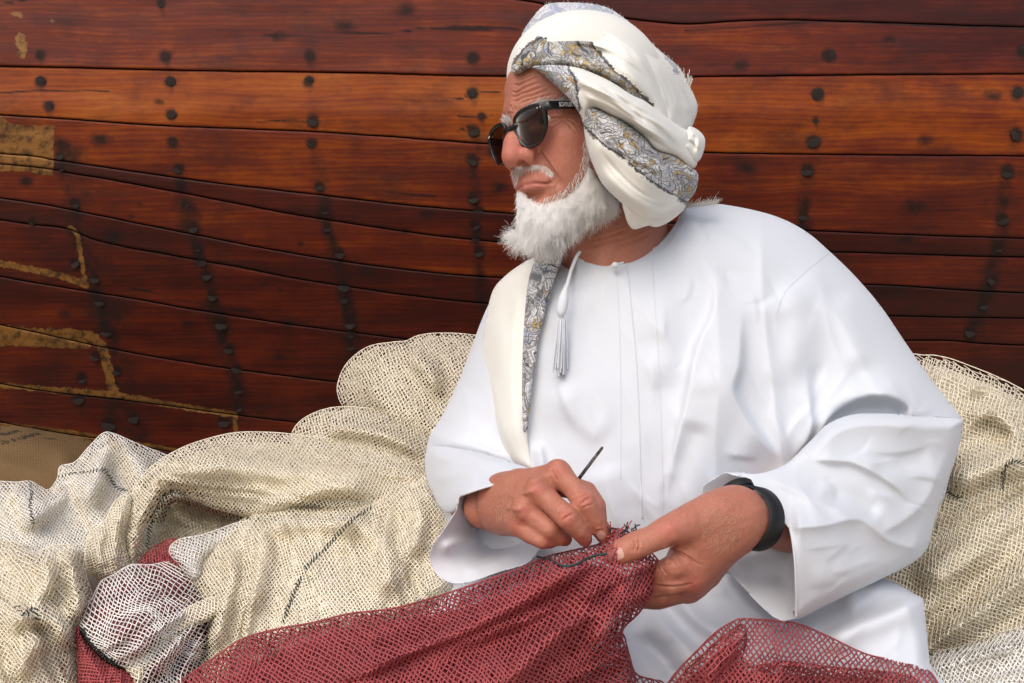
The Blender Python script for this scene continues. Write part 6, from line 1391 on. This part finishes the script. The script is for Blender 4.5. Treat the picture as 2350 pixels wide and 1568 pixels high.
# loose green mending twine and frayed edge
tw = catmull([(1232, 1277, 0.872), (1262, 1284, 0.85), (1290, 1298, 0.838), (1318, 1296, 0.838), (1345, 1282, 0.842), (1372, 1273, 0.842), (1392, 1271, 0.84)], 8)
V, Q, P = tube(to_world(tw[:, 0], tw[:, 1], r1[3](tw[:, 0], tw[:, 1])[0] - 0.003), 0.0012, 6); mesh_obj('mending_twine', V, quads=Q, polys=P, mat=GREEN, parent=r1[0])
g = np.random.default_rng(3)
for k in range(16):
    x, y = g.uniform(1392, 1458), g.uniform(1212, 1236); p = [(x, y, 0.855)]
    aa = g.uniform(-2.6, -0.4)
    for i in range(3): aa += g.normal(0, 0.8); p.append((p[-1][0] + 7 * math.cos(aa), p[-1][1] + 7 * math.sin(aa), 0.855 + g.normal(0, 0.004)))
    c = catmull(p, 4); V, Q, P = tube(to_world(c[:, 0], c[:, 1], c[:, 2]), 0.0007, 5); mesh_obj('frayed_end', V, quads=Q, polys=P, mat=GREEN if k % 3 else RED, parent=r1[0])
r2 = net('fishing_net', [(1500, 1640), (1530, 1572), (1562, 1530), (1592, 1500), (1640, 1452), (1690, 1422), (1712, 1420), (1780, 1424), (1834, 1432), (1900, 1460), (1985, 1500), (2060, 1516), (2110, 1530), (2150, 1566), (2190, 1720), (1490, 1720)],
    [(1560, 1560, 0.85), (1650, 1470, 0.85), (1710, 1430, 0.86), (1850, 1450, 0.9), (2000, 1510, 0.9), (2120, 1550, 0.9), (1700, 1540, 0.79), (1900, 1540, 0.83), (1750, 1640, 0.76), (2050, 1640, 0.84)],
    'brick-red net bunched over his knee at the bottom, beside the skirt', thread=RED, core=None, bulge=0.03, R=24,
    strokes=[([(1700, 1425), (1690, 1470), (1640, 1530), (1600, 1600)], 16, 0.03, dict(w2=34)), ([(1705, 1530), (1800, 1520), (1900, 1535), (2040, 1540)], 14, 0.025), ([(1760, 1640), (1780, 1570), (1800, 1530)], 30, 0.02)],
    fold=F(-50, 40, 240, 0.016, 53), cell=13.0, asp=0.64, ang=6, seed=53, r=0.00095, layers=1)
reg2 = Region([(1480, 1720), (1540, 1580), (1610, 1505), (1660, 1460), (1704, 1432), (1712, 1470), (1706, 1528), (1800, 1518), (1900, 1530), (2000, 1540), (2110, 1560), (2190, 1720)]); D2 = r2[2]
threads('inner_netting', reg2, net_surface(reg2, D2, 0.02, 20, [], F(-50, 40, 240, 0.016, 54), off=0.016), RED, r2[0], 13.0, 0.56, -22, 0.0010, 14, 54)
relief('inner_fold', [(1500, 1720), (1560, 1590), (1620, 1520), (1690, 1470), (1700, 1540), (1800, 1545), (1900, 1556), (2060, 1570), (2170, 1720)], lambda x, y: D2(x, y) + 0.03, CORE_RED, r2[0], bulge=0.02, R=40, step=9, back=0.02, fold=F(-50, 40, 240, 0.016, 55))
r3 = net('fishing_net', [(1290, 1500), (1330, 1470), (1420, 1450), (1440, 1490), (1458, 1545), (1500, 1560), (1530, 1580), (1540, 1720), (1290, 1720)], [(1400, 1480, 0.9), (1440, 1560, 0.9), (1350, 1560, 0.88), (1500, 1600, 0.88)],
    'single dark layer of red net hanging in front of the skirt', thread=DRED, core=None, bulge=0.02, R=20, fold=F(60, 40, 200, 0.012, 56), cell=13.0, asp=0.6, ang=15, seed=56, r=0.0009, layers=1)

# ------------------------------------------------------------------ mending needle
def mat_needle():
    t = NT('worn_needle', 0.45, 0.5); o = t.obj(); n = t.noise(o, 120, 3); t.color(t.ramp(n, [(0.4, (0.03, 0.022, 0.02)), (0.55, (0.16, 0.15, 0.15))])); return t.m
c = catmull([(1318, 1112, 0.885), (1331, 1094, 0.882), (1346, 1074, 0.879), (1364, 1050, 0.876), (1378, 1032, 0.874), (1383, 1025, 0.873)], 4)
rr = np.interp(np.linspace(0, 1, len(c)), [0, 0.5, 0.85, 0.95, 1], [0.0019, 0.0018, 0.0015, 0.0013, 0.0005])
V, Q, P = tube(to_world(c[:, 0], c[:, 1], c[:, 2]), rr, 8, flat=0.6); nd = mesh_obj('mending_needle', V, quads=Q, polys=P, mat=mat_needle())
tag(nd, 'thin dark net-mending needle held between thumb and forefinger', 'needle')
